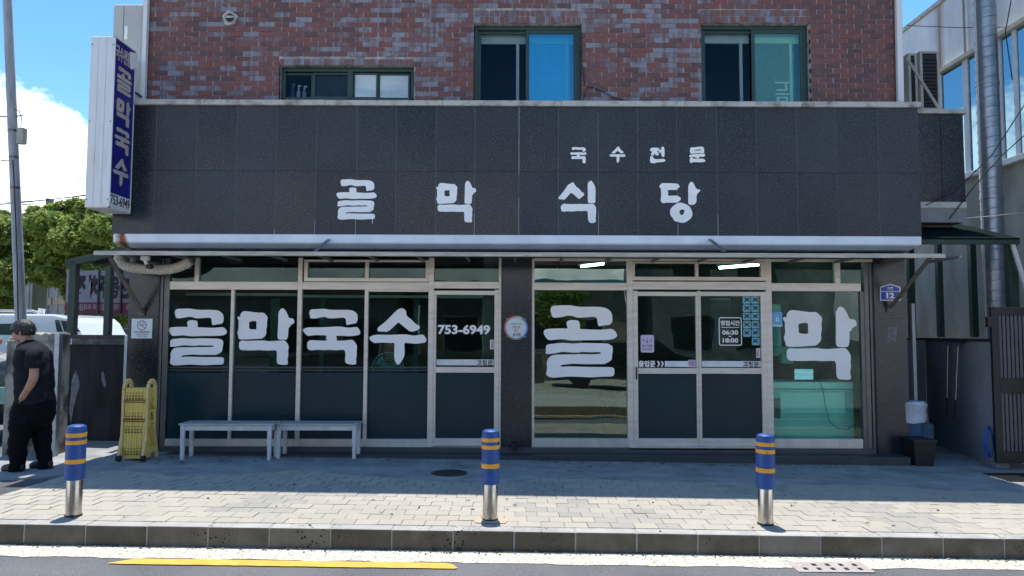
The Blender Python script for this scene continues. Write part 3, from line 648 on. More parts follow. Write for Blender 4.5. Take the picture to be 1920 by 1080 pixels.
eb.add([(xa + (.07 if i in (2,) else 0), y, z) for i, (y, z) in enumerate(prof)] + [(xb - (.10 if i in (2,) else 0), y, z) for i, (y, z) in enumerate(prof)],
       [tuple(range(n))[::-1], tuple(range(n, 2 * n))] + [(i, (i + 1) % n, (i + 1) % n + n, i + n) for i in range(n)])
P(eb.build('eaves_beam', rust, bld, bevel=.012))
# set-back wing at the far end
YW_ = 10.15
zwt, zwb = Z_(214, YW_, 1765), Z_(383, YW_, 1765)
xw0, xw1 = X_(1715, YW_, 300), X_(1808, YW_, 300)
wing = P(box('side_wing', xw0 - .4, xw1 - .01, YW_ + .015, YW_ + .5, zwb - .25, zwt, light_joint, bld))
xm = X_(1765, YW_, 300)
box('stone_panel', xw0 - .3, xm - .003, YW_, YW_ + .02, zwb + .03, zwt, gran_m, wing, tint=.3); box('stone_panel', xm + .006, xw1, YW_, YW_ + .02, zwb + .03, zwt, gran_m, wing, tint=.5)
box('coping_stone', xw0 - .3, X_(1811, YW_, 210), YW_ - .04, YW_ + .5, zwt + .002, Z_(206, YW_, 1765), coping_m, wing)
mb = MB().prism([(YW_ - .02, zwb + .03), (YW_ - .02, zwb - .05), (YW_ + .35, zwb - .28), (YW_ + .5, zwb - .28), (YW_ + .5, zwb + .03)], xw0 - .3, xw1, 'X'); mb.build('white_soffit', M('pale_soffit', (.62, .62, .58), .8, c2=(.5, .5, .46)), wing)

# --- canopy
YC0, YC1 = 8.93, 9.74
xca, xcb = X_(176, YC0, 475), X_(1772, YC0, 475)
zcb, zct = Z_(481, YC0), Z_(473.5, YC0)
cp = MB(); cp.prism([(YC0 + .01, zct), (YC0 + .01, zct - .012), (YC1 - .05, zct + .02), (YC1 - .05, zct + .035)], xca, xcb, 'X')
can = P(cp.build('canopy', M('canopy_sheet', (.30, .31, .32), .5, .5, c2=(.2, .2, .21), sc=3), bld))
box('canopy_edge', xca, xcb, YC0 - .01, YC0 + .015, zcb, zct + .004, M('canopy_edge_metal', (.50, .47, .41), .5, .3, c2=(.36, .33, .28), sc=9, stretch=(.5, 1, 3)), can, bevel=.003)
for i in range(18):
    X = xca + .3 + i * .6; box('purlin', X - .015, X + .015, YC0 + .02, YC1 - .05, zct - .045, zct - .013, M('purlin_steel', (.2, .2, .2), .5, .4), can)
for (a, b) in (((617, 449), (592, 470)), ((1331, 449), (1358, 471))):
    p0, p1 = W(a[0], a[1], YF - .04), W(b[0], b[1], YC0 + .03)
    MB().beam(p0, p1, .045, .012).build('strut', M('strut_steel', (.27, .28, .28), .5, .5), can)
brk = M('bracket_steel', (.17, .155, .135), .55, .4, c2=(.1, .09, .08), sc=8)
for (a, b) in (((207, 484), (266, 585)), ((1744, 484), (1668, 578))):
    MB().beam(W(a[0], a[1], YC0 + .03), W(b[0], b[1], YP - .03), .055, .02).build('bracket', brk, can)
    q = W(b[0], b[1], YP - .01); MB().box(q.x - .04, q.x + .04, YP - .025, YP - .003, q.z - .05, q.z + .03).build('bracket_foot', brk, can)

# --- pillars, plinth, wall over glass
zpt = zcb + .25
def pillar(px0, px1, splits, yr=600):
    a, b = X_(px0, YP, yr), X_(px1, YP, yr)
    pl = P(box('pillar', a + .006, b - .006, YP + .012, YP + .5, 0.05, zpt, joint_m, bld))
    zs = [zpt] + [Z_(s, YP, (px0 + px1) / 2) for s in splits] + [0.07]
    for u, v in zip(zs[:-1], zs[1:]): box('stone_panel', a, b, YP, YP + .3, v + .0015, u - .0015, gran_dk, pl, tint=uni(.2, .8))
    return pl
p1 = pillar(240, 297, [592]); p2 = pillar(941, 997, [588]); p3 = pillar(1640, 1700, [597])
Zpl = 0.072
plin = MB()
pla, plb = X_(306, 9.42, 850), X_(1708, 9.42, 860)
plinth = P(box('plinth', pla, plb, 9.42, 9.78, -.15, Zpl, M('plinth_granite', (.045, .05, .056), .45, c2=(.03, .033, .038), sc=4, bump=.3, bsc=40, fine=.4), bld, bevel=.006))
P(box('header_wall', XFL + .05, XFR - .05, YP + .12, YP + .3, zcb + .12, zb_, dark_m, bld))
Zs = 0.137
P(box('sill_course', X_(300, 9.7, 840), X_(1640, 9.7, 840), 9.66, 9.86, Zpl, Zs, M('sill_stone', (.07, .075, .08), .35, c2=(.05, .052, .058), sc=5), bld))
# drain pipe stub at the middle pillar foot
dpb = MB().tube([(X_(965, 9.6, 830), 9.66, .16), (X_(965, 9.6, 830), 9.56, .155)], .05, 14); P(dpb.build('drain_outlet', black_m, bld, smooth=True))

# --- shop windows and doors
def S(px, Y=YG): return X_(px, Y, 600)
def T(py, px=960, Y=YG): return Z_(py, Y, px)
def bars(name, parent, m, rects, yf=9.72, d=.07, bevel=.003):
    mb = MB()
    for r in rects:
        x0, y0, x1, y1 = r[:4]; dy = r[4] if len(r) > 4 else 0; pc = (x0 + x1) / 2
        mb.box(S(x0, yf + dy), S(x1, yf + dy), yf + dy, yf + dy + d, T(y1, pc, yf + dy), T(y0, pc, yf + dy))
    return mb.build(name, m, parent, bevel=bevel)
def pane(parent, x0, y0, x1, y1, m=glass_shop, name='pane', Y=YG, th=.006):
    pc = (x0 + x1) / 2
    return MB().box(S(x0, Y), S(x1, Y), Y, Y + th, T(y1, pc, Y), T(y0, pc, Y)).build(name, m, parent)
def film(parent, x0, x1, y0=699, y1=822, stripes=True, name='frosted_film'):
    pc = (x0 + x1) / 2; Y = YG - .002
    MB().box(S(x0, Y), S(x1, Y), Y, Y + .0015, T(y1, pc, Y), T(y0, pc, Y)).build(name, film_m, parent)
    if stripes:
        s = MB()
        for a, b in ((687.5, 690.5), (693, 695.5)):
            s.box(S(x0, Y), S(x1, Y), Y, Y + .0015, T(b, pc, Y), T(a, pc, Y))
        s.build('film_stripes', M('stripe_film', (.02, .045, .06), .3), parent)
def win_root(x, name, label=None):
    o = bpy.data.objects.new(name, None); C.objects.link(o); o.parent = bld; o.location = Vector((0, 0, 0)) - bld.location
    if label: o['label'] = label
    return o
# left bay
A = win_root(0, 'shop_window')
bars('frame', A, alu_m, [(316, 528, 557, 543), (432, 543, 438, 840), (362, 483, 370, 528), (557, 483, 565, 840, -.004)])
bars('bottom_rail', A, alub_m, [(316, 823, 432, 839), (438, 823, 557, 839)], yf=9.725)
pane(A, 316, 484, 362, 528); pane(A, 370, 484, 557, 528); pane(A, 316, 543, 432, 823); pane(A, 438, 543, 557, 823)
film(A, 316, 432); film(A, 438, 557)
B = win_root(0, 'shop_window')
bars('frame', B, alu_m, [(565, 529, 803, 543, .001), (683, 543, 690, 840, .001), (568, 487, 803, 491), (568, 521, 803, 528, .001), (568, 491, 575, 521), (797, 491, 803, 521), (683, 491, 690, 521)])
bars('bottom_rail', B, alub_m, [(565, 823, 683, 839), (690, 823, 803, 839)], yf=9.725)
pane(B, 575, 491, 683, 521); pane(B, 690, 491, 797, 521); pane(B, 565, 543, 683, 823); pane(B, 690, 547, 803, 823)
film(B, 565, 683); film(B, 690, 803)
bars('head_trim', B, alu_m, [(690, 543, 803, 547, .004)])
D1 = win_root(0, 'door')
bars('frame', D1, alu_m, [(803, 483, 813, 840, -.003), (813, 528, 935, 541), (935, 483, 940, 840, .002), (927, 543, 935, 836, .006), (813, 545, 927, 553, .008), (813, 553, 818, 836, .008), (818, 688, 927, 699, .008), (818, 822, 927, 836, .008)])
pane(D1, 813, 484, 935, 528); pane(D1, 818, 553, 927, 688)
bars('lower_panel', D1, film_m, [(818, 699, 927, 822)], yf=9.755, d=.01)
sill_w = M('white_sticker', (.72, .74, .77), .5)
blk_t = M('black_print', (.012, .012, .014), .5)
bars('sticker_band', D1, sill_w, [(819, 674, 926, 685)], yf=YG - .003, d=.002)
text('고정문', 894, 675, 924, 685, YG - .004, blk_t, D1, .03, th=.001)
text('753-6949', 821, 609, 919, 627, YG - .003, film_w, D1, .035, th=.002)
bars('sticker', D1, sill_w, [(919, 637, 926, 655)], yf=YG - .003, d=.002)
text('자\n동\n문', 920.5, 639, 924.5, 653, YG - .004, M('red_print', (.45, .03, .05), .5), D1, .02, th=.001)
bars('threshold', D1, alu_m, [(690, 838, 940, 843)], yf=9.68, d=.1)
for k, a, b, c, d, par in (('gol', 317.2, 578.7, 426.1, 685.2, A), ('mak', 445, 578, 552, 684, A), ('guk', 568.6, 579, 676, 683.5, B), ('su', 692.8, 578, 800, 684, B)):
    glyph(k, a, b, c, d, YG - .003, film_w, par, th=.002, yref=600)
# bay jambs (dark stainless)
bars('jamb', A, steel_m, [(297, 483, 304, 842), (306, 483, 316, 842, .01)])
# right bay
R1 = win_root(0, 'shop_window')
bars('frame', R1, alu_m, [(997, 485, 1002, 840), (1176, 488, 1187, 840, -.003), (1002, 530, 1176, 544), (1002, 485, 1640, 490, -.006)])
bars('bottom_rail', R1, alub_m, [(1002, 822, 1176, 841)], yf=9.722)
pane(R1, 1002, 490, 1176, 530, glass_clear); pane(R1, 1002, 544, 1176, 822, glass_clear)
glyph('gol', 1019.4, 572.5, 1156.7, 708, YG - .003, film_w, R1, th=.002, yref=600)
T1 = win_root(0, 'transom_window')
bars('frame', T1, alu_m, [(1187, 491, 1437, 494), (1187, 519, 1437, 526), (1187, 494, 1191, 519), (1305, 494, 1311, 519), (1428, 494, 1437, 519), (1187, 528, 1437, 543, .002)])
pane(T1, 1191, 494, 1305, 519); pane(T1, 1311, 494, 1428, 519)
D2 = win_root(0, 'door')
bars('frame', D2, alu_m, [(1187, 545, 1196, 837, .006), (1196, 547, 1305, 555, .006), (1305, 547, 1309, 837, .006), (1196, 690, 1305, 701, .006), (1196, 822, 1305, 837, .006)])
pane(D2, 1196, 555, 1305, 690); bars('lower_panel', D2, film_m, [(1196, 701, 1305, 822)], yf=9.755, d=.01)
bars('handle', D2, black_m, [(1192, 688, 1194.5, 712)], yf=9.705, d=.02)
bars('sticker_band', D2, sill_w, [(1246, 677, 1304, 688)], yf=YG - .003, d=.002)
text('출입문', 1197, 676, 1229, 688, YG - .003, film_w, D2, .035, th=.002)
cv = MB()
for q in (1231, 1238, 1245):
    X0, X1 = S(q), S(q + 5); za, zb2, zm = T(677, q), T(687.5, q), (T(677, q) + T(687.5, q)) / 2; dx = S(q + 3) - S(q)
    cv.prism([(X0, za), (X0 + dx, za), (X0 + 2 * dx, zm), (X0 + dx, zb2), (X0, zb2), (X0 + dx, zm)], YG - .005, YG - .003)
cv.build('arrow_marks', film_w, D2)
D3 = win_root(0, 'door')
bars('frame', D3, alu_m, [(1309.5, 545, 1314.5, 837, .001), (1314.5, 547, 1427, 555, .001), (1427, 547, 1437, 837, .001), (1314.5, 690, 1427, 701, .001), (1314.5, 822, 1427, 837, .001)])
pane(D3, 1314.5, 555, 1427, 690); bars('lower_panel', D3, film_m, [(1314.5, 701, 1427, 822)], yf=9.755, d=.01)
bars('sticker_band', D3, sill_w, [(1315, 677, 1426, 688)], yf=YG - .003, d=.002)
text('고정문', 1393, 678, 1423, 688, YG - .004, blk_t, D3, .03, th=.001)
# opening hours sticker
def ring2d(x0, y0, x1, y1, r, t_, Y, m, parent, name):
    def rr(x0, y0, x1, y1, r):
        o_ = []
        for cx_, cy_, a0 in ((x1 - r, y0 + r, -90), (x1 - r, y1 - r, 0), (x0 + r, y1 - r, 90), (x0 + r, y0 + r, 180)):
            for k in range(5): a = math.radians(a0 + k * 22.5); o_.append((cx_ + r * math.cos(a), cy_ + r * math.sin(a)))
        return o_
    loops = [rr(x0, y0, x1, y1, r)] + ([rr(x0 + t_, y0 + t_, x1 - t_, y1 - t_, max(.5, r - t_))] if t_ else [])
    me = fill2d([[(p[0], -p[1]) for p in lp] for lp in loops], .1); pc = (x0 + x1) / 2
    fit(me, S(x0, Y), T(y1, pc, Y), S(x1, Y), T(y0, pc, Y), Y, .0015); me.materials.clear(); me.materials.append(m); return link(name, me, parent)
ring2d(1347.5, 595, 1390.5, 648, 4, 1.6, YG - .003, film_w, D3, 'sticker_border')
text('영업시간', 1351, 601, 1387, 610.5, YG - .003, film_w, D3, .03, th=.0015)
bars('sticker_rule', D3, film_w, [(1352, 613.3, 1386, 614.6)], yf=YG - .0045, d=.0015)
text('06:30', 1354, 619, 1384, 627.5, YG - .003, film_w, D3, .03, th=.0015)
text('~', 1366, 629.5, 1371.5, 632, YG - .003, film_w, D3, .02, th=.0015)
text('18:00', 1355, 634, 1384, 642.5, YG - .003, film_w, D3, .03, th=.0015)
tealp, tealx = M('teal_sticker', (.17, .42, .47), .4, c2=(.14, .36, .42)), M('navy_print', (.015, .07, .19), .4)
for c_, x0, rows in ((0, 1393, 5), (1, 1409, 6)):
    for r_i in range(rows):
        yy = 555.5 + r_i * 15.5; ring2d(x0, yy, x0 + 14.6, yy + 14, 2, 0, YG - .003, tealp, D3, 'square_sticker')
        xb_ = MB(); cxp, cyp = x0 + 7.3, yy + 6.3
        for sgn in (1, -1): xb_.beam(W(cxp - 4.6, cyp - 3.4 * sgn, YG - .0045), W(cxp + 4.6, cyp + 3.4 * sgn, YG - .0045), .001, .02, up=(0, 0, 1))
        xb_.build('cross_mark', tealx, D3)
bars('sticker', D3, sill_w, [(1417, 653, 1424.5, 671)], yf=YG - .003, d=.002)
text('자\n동\n문', 1418.8, 655, 1422.8, 669, YG - .004, MATS['red_print'], D3, .02, th=.001)
bars('door_track', D3, alub_m, [(1180, 838, 1448, 844)], yf=9.66, d=.11)
# lavender thermometer sticker
lav = M('lavender_sticker', (.60, .55, .72), .45)
ring2d(1201, 628, 1226, 661, 3, 0, YG - .003, lav, D2, 'sticker')
text('냉·난방중', 1204, 646, 1223, 651, YG - .0045, M('purple_print', (.16, .08, .24), .5), D2, .02, th=.001)
text('문을 닫아주세요', 1204, 653, 1223, 657, YG - .0045, MATS['red_print'], D2, .01, th=.001)
th_ = MB(); th_.tube([W(1213.4, 640.5, YG - .006), W(1213.4, 642.5, YG - .006)], .012, 8); th_.beam(W(1213.4, 641, YG - .005), W(1213.4, 633, YG - .005), .008, .001, up=(0, 1, 0)); th_.build('thermometer_mark', MATS['red_print'], D2)
pl_ = MB(); pl_.beam(W(1205, 638.5, YG - .005), W(1210, 638.5, YG - .005), .001, .006); pl_.beam(W(1207.5, 636, YG - .005), W(1207.5, 641, YG - .005), .006, .001, up=(0, 1, 0)); pl_.build('plus_mark', MATS['purple_print'], D2)
ring2d(1217.5, 636.5, 1221.5, 640.5, 2, .8, YG - .0045, MATS['purple_print'], D2, 'ring_mark')
def nosmoke(cx_, cy_, r, Y, par, m, yr_=None):
    me = fill2d([[(math.cos(a) * k, math.sin(a) * k) for a in np.linspace(0, 2 * math.pi, 28)[:-1]] for k in (1, .84)], .1)
    c0 = W(cx_, cy_, Y); R = r / 143; fit(me, c0.x - R, c0.z - R, c0.x + R, c0.z + R, Y, .001); me.materials.clear(); me.materials.append(m); link('ring_mark', me, par)
    b = MB(); b.beam((c0.x - R * .6, Y - .0005, c0.z + R * .6), (c0.x + R * .6, Y - .0005, c0.z - R * .6), .001, R * .16); b.build('slash_mark', m, par)
    b = MB(); b.box(c0.x - R * .7, c0.x + R * .55, Y - .001, Y, c0.z - R * .08, c0.z + R * .08); b.tube([(c0.x + R * .4, Y - .0005, c0.z + R * .15), (c0.x + R * .25, Y - .0005, c0.z + R * .35), (c0.x + R * .5, Y - .0005, c0.z + R * .6)], R * .06, 4); b.build('cigarette_mark', blk_t, par)
ring2d(1289.5, 674.5, 1303.5, 688.5, 1, 0, YG - .0035, lav, D2, 'sticker')
nosmoke(1296.5, 681.3, 5.5, YG - .006, D2, MATS['red_print'])
R2 = win_root(0, 'shop_window')
bars('frame', R2, alu_m, [(1437, 485, 1448, 842, -.003), (1448, 531, 1616, 546), (1568, 490, 1578, 531)])
bars('bottom_rail', R2, alub_m, [(1448, 823, 1613, 845)], yf=9.722)
pane(R2, 1448, 490, 1568, 531); pane(R2, 1578, 490, 1622, 531); pane(R2, 1448, 546, 1614, 823, glass_last)
bars('jamb', R2, steel_m, [(1614, 546, 1622, 845, .012), (1622, 485, 1630, 850, .0), (1632, 485, 1640, 850, .01)])
glyph('mak', 1468, 574.4, 1606, 712, YG - .003, film_w, R2, th=.002, yref=600)
bars('sticker', R2, M('blue_notice', (.10, .32, .62), .45, c2=(.16, .42, .68), sc=14), [(1448, 585, 1467, 610)], yf=YG - .003, d=.002)
bars('sticker', R2, M('pale_notice_edge', (.6, .68, .75), .5), [(1448, 609, 1467, 612)], yf=YG - .004, d=.001)
me = MB(); [me.box(S(q), S(q + 1.6), YG - .005, YG - .003, T(603, q), T(595, q)) for q in (1455, 1458.5)]; me.build('figure_mark', film_w, R2)

# ------------------------------------------------------------------ inside the shop
ins = thing('dining_room', 'dim dining room seen through the shop glass', 'room', (0, 12, 0))
def I(o): rel(o); return o
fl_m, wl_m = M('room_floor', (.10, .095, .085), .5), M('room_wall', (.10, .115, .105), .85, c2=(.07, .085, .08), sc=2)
xi0, xi1 = S(300), S(1645)
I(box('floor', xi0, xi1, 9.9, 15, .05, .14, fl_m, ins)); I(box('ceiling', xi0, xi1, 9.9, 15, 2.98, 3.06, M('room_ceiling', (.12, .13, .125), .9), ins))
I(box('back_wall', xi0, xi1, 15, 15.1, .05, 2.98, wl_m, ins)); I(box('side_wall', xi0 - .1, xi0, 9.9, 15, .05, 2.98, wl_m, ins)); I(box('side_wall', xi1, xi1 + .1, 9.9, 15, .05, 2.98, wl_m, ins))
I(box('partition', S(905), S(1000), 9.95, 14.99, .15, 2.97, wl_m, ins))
tube_m = M('lit_tube', (.8, .9, .85), .5, emit=((.75, 1.0, .92), 9.0))
def lamp(px, py, Y, tilt, lab, ln=.6):
    p = W(px, py, Y); t_ = thing('ceiling_lamp', lab, 'lamp', (p.x, p.y, p.z), 'lit tube lamps inside the shop')
    t_.rotation_euler = (0, 0, tilt)
    MB().box(-ln / 2, ln / 2, -.05, .05, .0, .04).build('housing', white_m, t_)
    MB().tube([(-ln / 2 + .02, 0, -.02), (ln / 2 - .02, 0, -.02)], .018, 8).build('tube', tube_m, t_)
lamp(1110, 495, 11.9, -1.0, 'glowing ceiling lamp seen over the lone 골 letter'); lamp(1386, 497, 11.9, -.9, 'glowing ceiling lamp seen above the paired sliding doors', .8)
tb_m = M('table_top', (.20, .15, .10), .4); leg_m = M('dark_leg', (.03, .03, .03), .5)
def table(x, y, lab):
    t_ = thing('dining_table', lab, 'table', (x, y, .14), 'dining tables inside the shop')
    MB().box(-.6, .6, -.35, .35, .7, .74).build('table_top', tb_m, t_, bevel=.01)
    for sx_ in (-.52, .52):
        for sy_ in (-.28, .28): MB().box(sx_ - .02, sx_ + .02, sy_ - .02, sy_ + .02, 0, .7).build('leg', leg_m, t_)
def chair(x, y, lab, m_=None):
    t_ = thing('dining_chair', lab, 'chair', (x, y, .14), 'chairs inside the shop')
    MB().box(-.2, .2, -.2, .2, .43, .47).build('seat', m_ or leg_m, t_, bevel=.01); MB().box(-.2, .2, .17, .2, .6, .95).build('backrest', m_ or leg_m, t_, bevel=.01)
    for sx_ in (-.18, .18):
        for sy_ in (-.18, .18): MB().box(sx_ - .015, sx_ + .015, sy_ - .015, sy_ + .015, 0, .95 if sy_ > 0 else .43).build('leg', leg_m, t_)
table(-3.4, 12.0, 'wooden table behind the first two panes'); table(-1.9, 12.3, 'wooden table behind the third pane'); table(2.2, 12.2, 'wooden table behind the entrance doors')
chair(-2.6, 11.4, 'chair between the two tables behind the left glass'); chair(1.6, 11.5, 'chair beside the table behind the entrance doors')
# louvred cabinet behind the first pane
cab = thing('slatted_unit', 'pale louvred cabinet behind the glass under the first letters', 'cabinet', W(460, 700, 10.9)); cab.location.z = .14
MB().box(-.35, .35, 0, .35, 0, 1.1).build('carcass', M('cab_grey', (.2, .24, .23), .6), cab)
for k in range(10): MB().box(-.33, .33, -.02, 0, .2 + k * .085, .235 + k * .085).build('slat', M('cab_slat', (.42, .45, .42), .5), cab)
# electric fan
fp = W(727, 690, 10.15); fan = thing('electric_fan', 'teal standing fan close behind the glass below the last letter of the word', 'fan', (fp.x, fp.y, .14))
tealg = M('fan_teal', (.05, .28, .28), .3); R = .21; zf = fp.z - .14
MB().tube([(0, .08, 0), (0, .08, zf - .05)], .015).build('pole', tealg, fan); MB().lathe([(.17, 0), (.17, .02), (.05, .04)]).build('base', tealg, fan, smooth=True); MB().tube([(0, .02, zf), (0, .14, zf)], .05, 14).build('motor', tealg, fan, smooth=True)
gr = MB()
for k in range(6):
    r_ = R * (k + 1) / 6; gr.tube([(r_ * math.cos(a), -.03 + .05 * (r_ / R) ** 3, zf + r_ * math.sin(a)) for a in np.linspace(0, 2 * math.pi, 33)], .003 if k < 5 else .007, 5, cap=False)
for k in range(24):
    a = 2 * math.pi * k / 24; gr.tube([(0.03 * math.cos(a), -.03, zf + .03 * math.sin(a)), (R * .6 * math.cos(a), -.02, zf + R * .6 * math.sin(a)), (R * math.cos(a), .02, zf + R * math.sin(a))], .0015, 4, cap=False)
gr.build('guard', M('fan_guard', (.25, .55, .55), .3, .3), fan)
for k in range(3):
    a0 = k * 2.094; bl = MB(); bl.add([(.02 * math.cos(a0), .0, zf + .02 * math.sin(a0)), (R * .9 * math.cos(a0 - .1), .02, zf + R * .9 * math.sin(a0 - .1)), (R * .9 * math.cos(a0 + .7), -.01, zf + R * .9 * math.sin(a0 + .7)), (.05 * math.cos(a0 + 1), .0, zf + .05 * math.sin(a0 + 1))], [(0, 1, 2, 3)]); bl.build('blade', tealg, fan)
# orange calendar behind the fan
q0, q1 = W(722, 640, 10.6), W(742, 675, 10.6); tag(box('wall_calendar', q0.x, q1.x, 10.6, 10.61, q1.z, q0.z, M('orange_sheet', (.45, .22, .10), .7, c2=(.25, .12, .06), sc=30)), 'small orange printed sheet hanging behind the fan', 'calendar')
# fridge back / counter in the last bay
def glassbox(name, lab, cat, x0, y0, x1, y1, Y, d, m, zb0=None):
    a, b = W(x0, y0, Y), W(x1, y1, Y); return tag(box(name, a.x, b.x, Y, Y + d, zb0 if zb0 is not None else b.z, a.z, m, bevel=.01), lab, cat)
teal1 = M('teal_steel', (.22, .62, .54), .35, c2=(.17, .52, .46), sc=2); teal2 = M('teal_panel_light', (.42, .84, .72), .3, c2=(.34, .74, .64), sc=1.5, stretch=(.4, 1, 3))
cf = thing('chest_freezer', 'large pale teal freezer pressed against the glass of the last shop window', 'freezer', (W(1528, 810, 10.0).x, 10.0, .14))
a, b = W(1449, 716, 9.95), W(1606, 818, 9.95)
cx0, cx1, cz1 = a.x - cf.location.x, b.x - cf.location.x, a.z - .14
MB().box(cx0, cx1, 0, .6, 0, cz1 - .1).build('cabinet', teal1, cf, bevel=.01); MB().box(cx0, cx1, -.01, .6, cz1 - .095, cz1).build('lid', teal2, cf, bevel=.01)
MB().box(cx0 + .1, cx1 - .12, -.012, 0, cz1 - .42, cz1 - .14).build('front_panel', teal2, cf, bevel=.005)
for zz in (cz1 - .50, cz1 - .12, cz1 - .62): MB().box(cx0 + .02, cx1 - .1, -.016, -.012 if zz > cz1 - .45 else 0, zz, zz + .012).build('trim_strip', M('pale_strip', (.5, .75, .68), .3), cf)
MB().box(cx0 + .02, cx0 + .11, -.014, 0, cz1 - .5, cz1 - .22).build('control_label', M('label_navy', (.03, .09, .12), .4), cf)
tb = thing('tablet', 'small tablet screen propped on the teal freezer', 'tablet', W(1508, 716, 10.0))
MB().box(-.13, .14, 0, .015, .0, .02).build('stand', black_m, tb)
MB().box(-.135, .135, .01, .03, .02, .18).build('case', black_m, tb, bevel=.006); MB().box(-.125, .125, .006, .01, .03, .17).build('screen', M('screen_blue', (.05, .16, .22), .2, c2=(.35, .5, .55), sc=9, stretch=(.3, 1, 4), emit=((.2, .45, .55), .25)), tb)
cb = MB().tube([W(x, y, 9.93) for x, y in ((1538, 718), (1544, 735), (1547, 760), (1555, 790), (1570, 803), (1590, 805), (1603, 795), (1606, 770), (1600, 735), (1601, 712))], .006, 6)
tag(cb.build('power_cable', M('green_cable', (.02, .14, .13), .4), smooth=True), 'dark green cable looping down in front of the teal freezer', 'cable')
glassbox('wall_cabinet', 'green cabinet filling the upper corner behind the blue notice', 'cabinet', 1448, 570, 1466, 650, 10.4, .3, teal1)
glassbox('plastic_tray', 'green tray under the square counter of the second 막 letter', 'tray', 1450, 650, 1538, 668, 10.5, .3, teal1)
glassbox('card_terminal', 'teal card terminal beside the tablet', 'terminal', 1466, 664, 1488, 682, 10.3, .12, teal1)
brk_m2 = M('brown_tiles', (.10, .05, .04), .6, c2=(.03, .02, .02), sc=30, stretch=(1, 1, 2.5), lo=.45, hi=.55)
glassbox('tiled_backsplash', 'brown tiled panel behind the tablet', 'panel', 1440, 672, 1640, 740, 11.2, .05, brk_m2)
glassbox('window_curtain', 'pale narrow curtain hanging at the jamb of the last window', 'curtain', 1596, 548, 1612, 700, 10.3, .03, M('curtain_green', (.16, .25, .22), .8))
glassbox('calendar_board', 'grey calendar sheet between the two parts of the second 막 letter', 'calendar', 1540, 590, 1566, 640, 11.0, .02, M('calendar_grey', (.16, .2, .2), .7, c2=(.08, .1, .1), sc=40))
glassbox('menu_board', 'dark framed menu board behind the entrance doors', 'board', 1330, 560, 1372, 640, 12.0, .05, M('board_dark', (.06, .09, .10), .5))
cbl = MB()
for k in range(5):
    x0 = 1605 + k * 3; cbl.tube([W(x0 + 4 * math.sin(i * 1.3 + k), 690 + i * 16, 10.0 + .02 * k) for i in range(8)], .005, 5)
tag(cbl.build('cable_bundle', M('cable_grey', (.12, .16, .15), .5), smooth=True), 'tangled grey cables hanging beside the teal freezer', 'cable')

# ------------------------------------------------------------------ things fixed to the front of the shop
# projecting light-box sign
SX1, SX0 = X_(210, 8.85, 230), X_(164.5, 8.85, 230)
sy0, sy1 = 8.85, 9.35
sz1, sz0 = Z_(68, sy0, 190), Z_(389, sy0, 190)
sign = thing('projecting_sign', 'tall white metal box sign with a blue side panel of beige Korean letters', 'sign', ((SX0 + SX1) / 2, (sy0 + sy1) / 2, sz0))
mb = MB(); mb.box(SX0, SX1 - .012, sy0 + .006, sy1, sz0, sz1); rel(mb.build('casing', signw_m, sign, bevel=.004))
fwid = (SX1 - SX0) / 3
for k in range(3): rel(box('front_strip', SX0 + k * fwid + .003, SX0 + (k + 1) * fwid - .003, sy0, sy0 + .01, sz0 + .01, sz1 - .005, signw_m, sign, bevel=.003))
mb = MB()
for u in (SX0 + .02, SX1 - .02):
    for zz in (sz0 + .1, (sz0 + sz1) / 2, sz1 - .1): mb.tube([(u, sy0 - .003, zz), (u, sy0 + .002, zz)], .009, 8)
rel(mb.build('screws', steel_m, sign))
rel(box('side_panel', SX1 - .012, SX1 - .002, sy0 + .012, sy1 - .012, sz0 + .02, sz1 - .01, blue_m, sign))
hgt = sz1 - sz0
rel(box('number_panel', SX1 - .003, SX1, sy0 + .012, sy1 - .012, sz0 + .02, sz0 + hgt * .088, M('sign_white_panel', (.72, .73, .72), .5), sign))
rim = MB()
for (a, b, c, d) in ((sy0, sy0 + .014, sz0, sz1), (sy1 - .014, sy1, sz0, sz1), (sy0, sy1, sz0, sz0 + .02), (sy0, sy1, sz1 - .012, sz1)): rim.box(SX1 - .004, SX1 + .006, a, b, c, d)
rel(rim.build('rim', signw_m, sign))
def side_fit(me, u0, v0, u1, v1, X, th, m, name='lettering'):
    n = len(me.vertices); a = np.empty(n * 3); me.vertices.foreach_get('co', a); a = a.reshape(-1, 3); lo, hi = a.min(0), a.max(0); q = (a - lo) / np.maximum(hi - lo, 1e-6)
    b = np.stack([X + th * q[:, 2], sy0 + (sy1 - sy0) * (u0 + (u1 - u0) * q[:, 0]), sz1 - hgt * (v1 + (v0 - v1) * q[:, 1])], 1)
    me.vertices.foreach_set('co', b.ravel()); me.update(); bm = bmesh.new(); bm.from_mesh(me); bmesh.ops.recalc_face_normals(bm, faces=bm.faces); bm.to_mesh(me); bm.free()
    me.materials.clear(); me.materials.append(m); o = link(name, me, sign); rel(o); return o
for k, v0, v1, u0, u1 in (('gol', .155, .305, .15, .84), ('mak', .335, .49, .17, .84), ('guk', .515, .66, .14, .84), ('su', .69, .855, .13, .84)):
    side_fit(glyph_mesh(k), u0, v0, u1, v1, SX1 - .002, .006, beige_m)
side_fit(text_loops('국수전문점', .03), .06, .035, .95, .125, SX1 - .002, .005, beige_m)
side_fit(text_loops('753-6949', .01), .05, .918, .95, .975, SX1, .003, blk_t)
mb = MB(); mb.add([(SX1 + .006, sy1 - .16, sz1 - .06), (SX1 + .03, sy1 - .02, sz1 - .03), (SX1 + .04, sy1 - .03, sz1 - .22), (SX1 + .01, sy1 - .14, sz1 - .28)], [(0, 1, 2, 3)])
lp = mb.build('torn_flap', signw_m, sign); lp.modifiers.new('s', 'SOLIDIFY').thickness = .003; rel(lp)
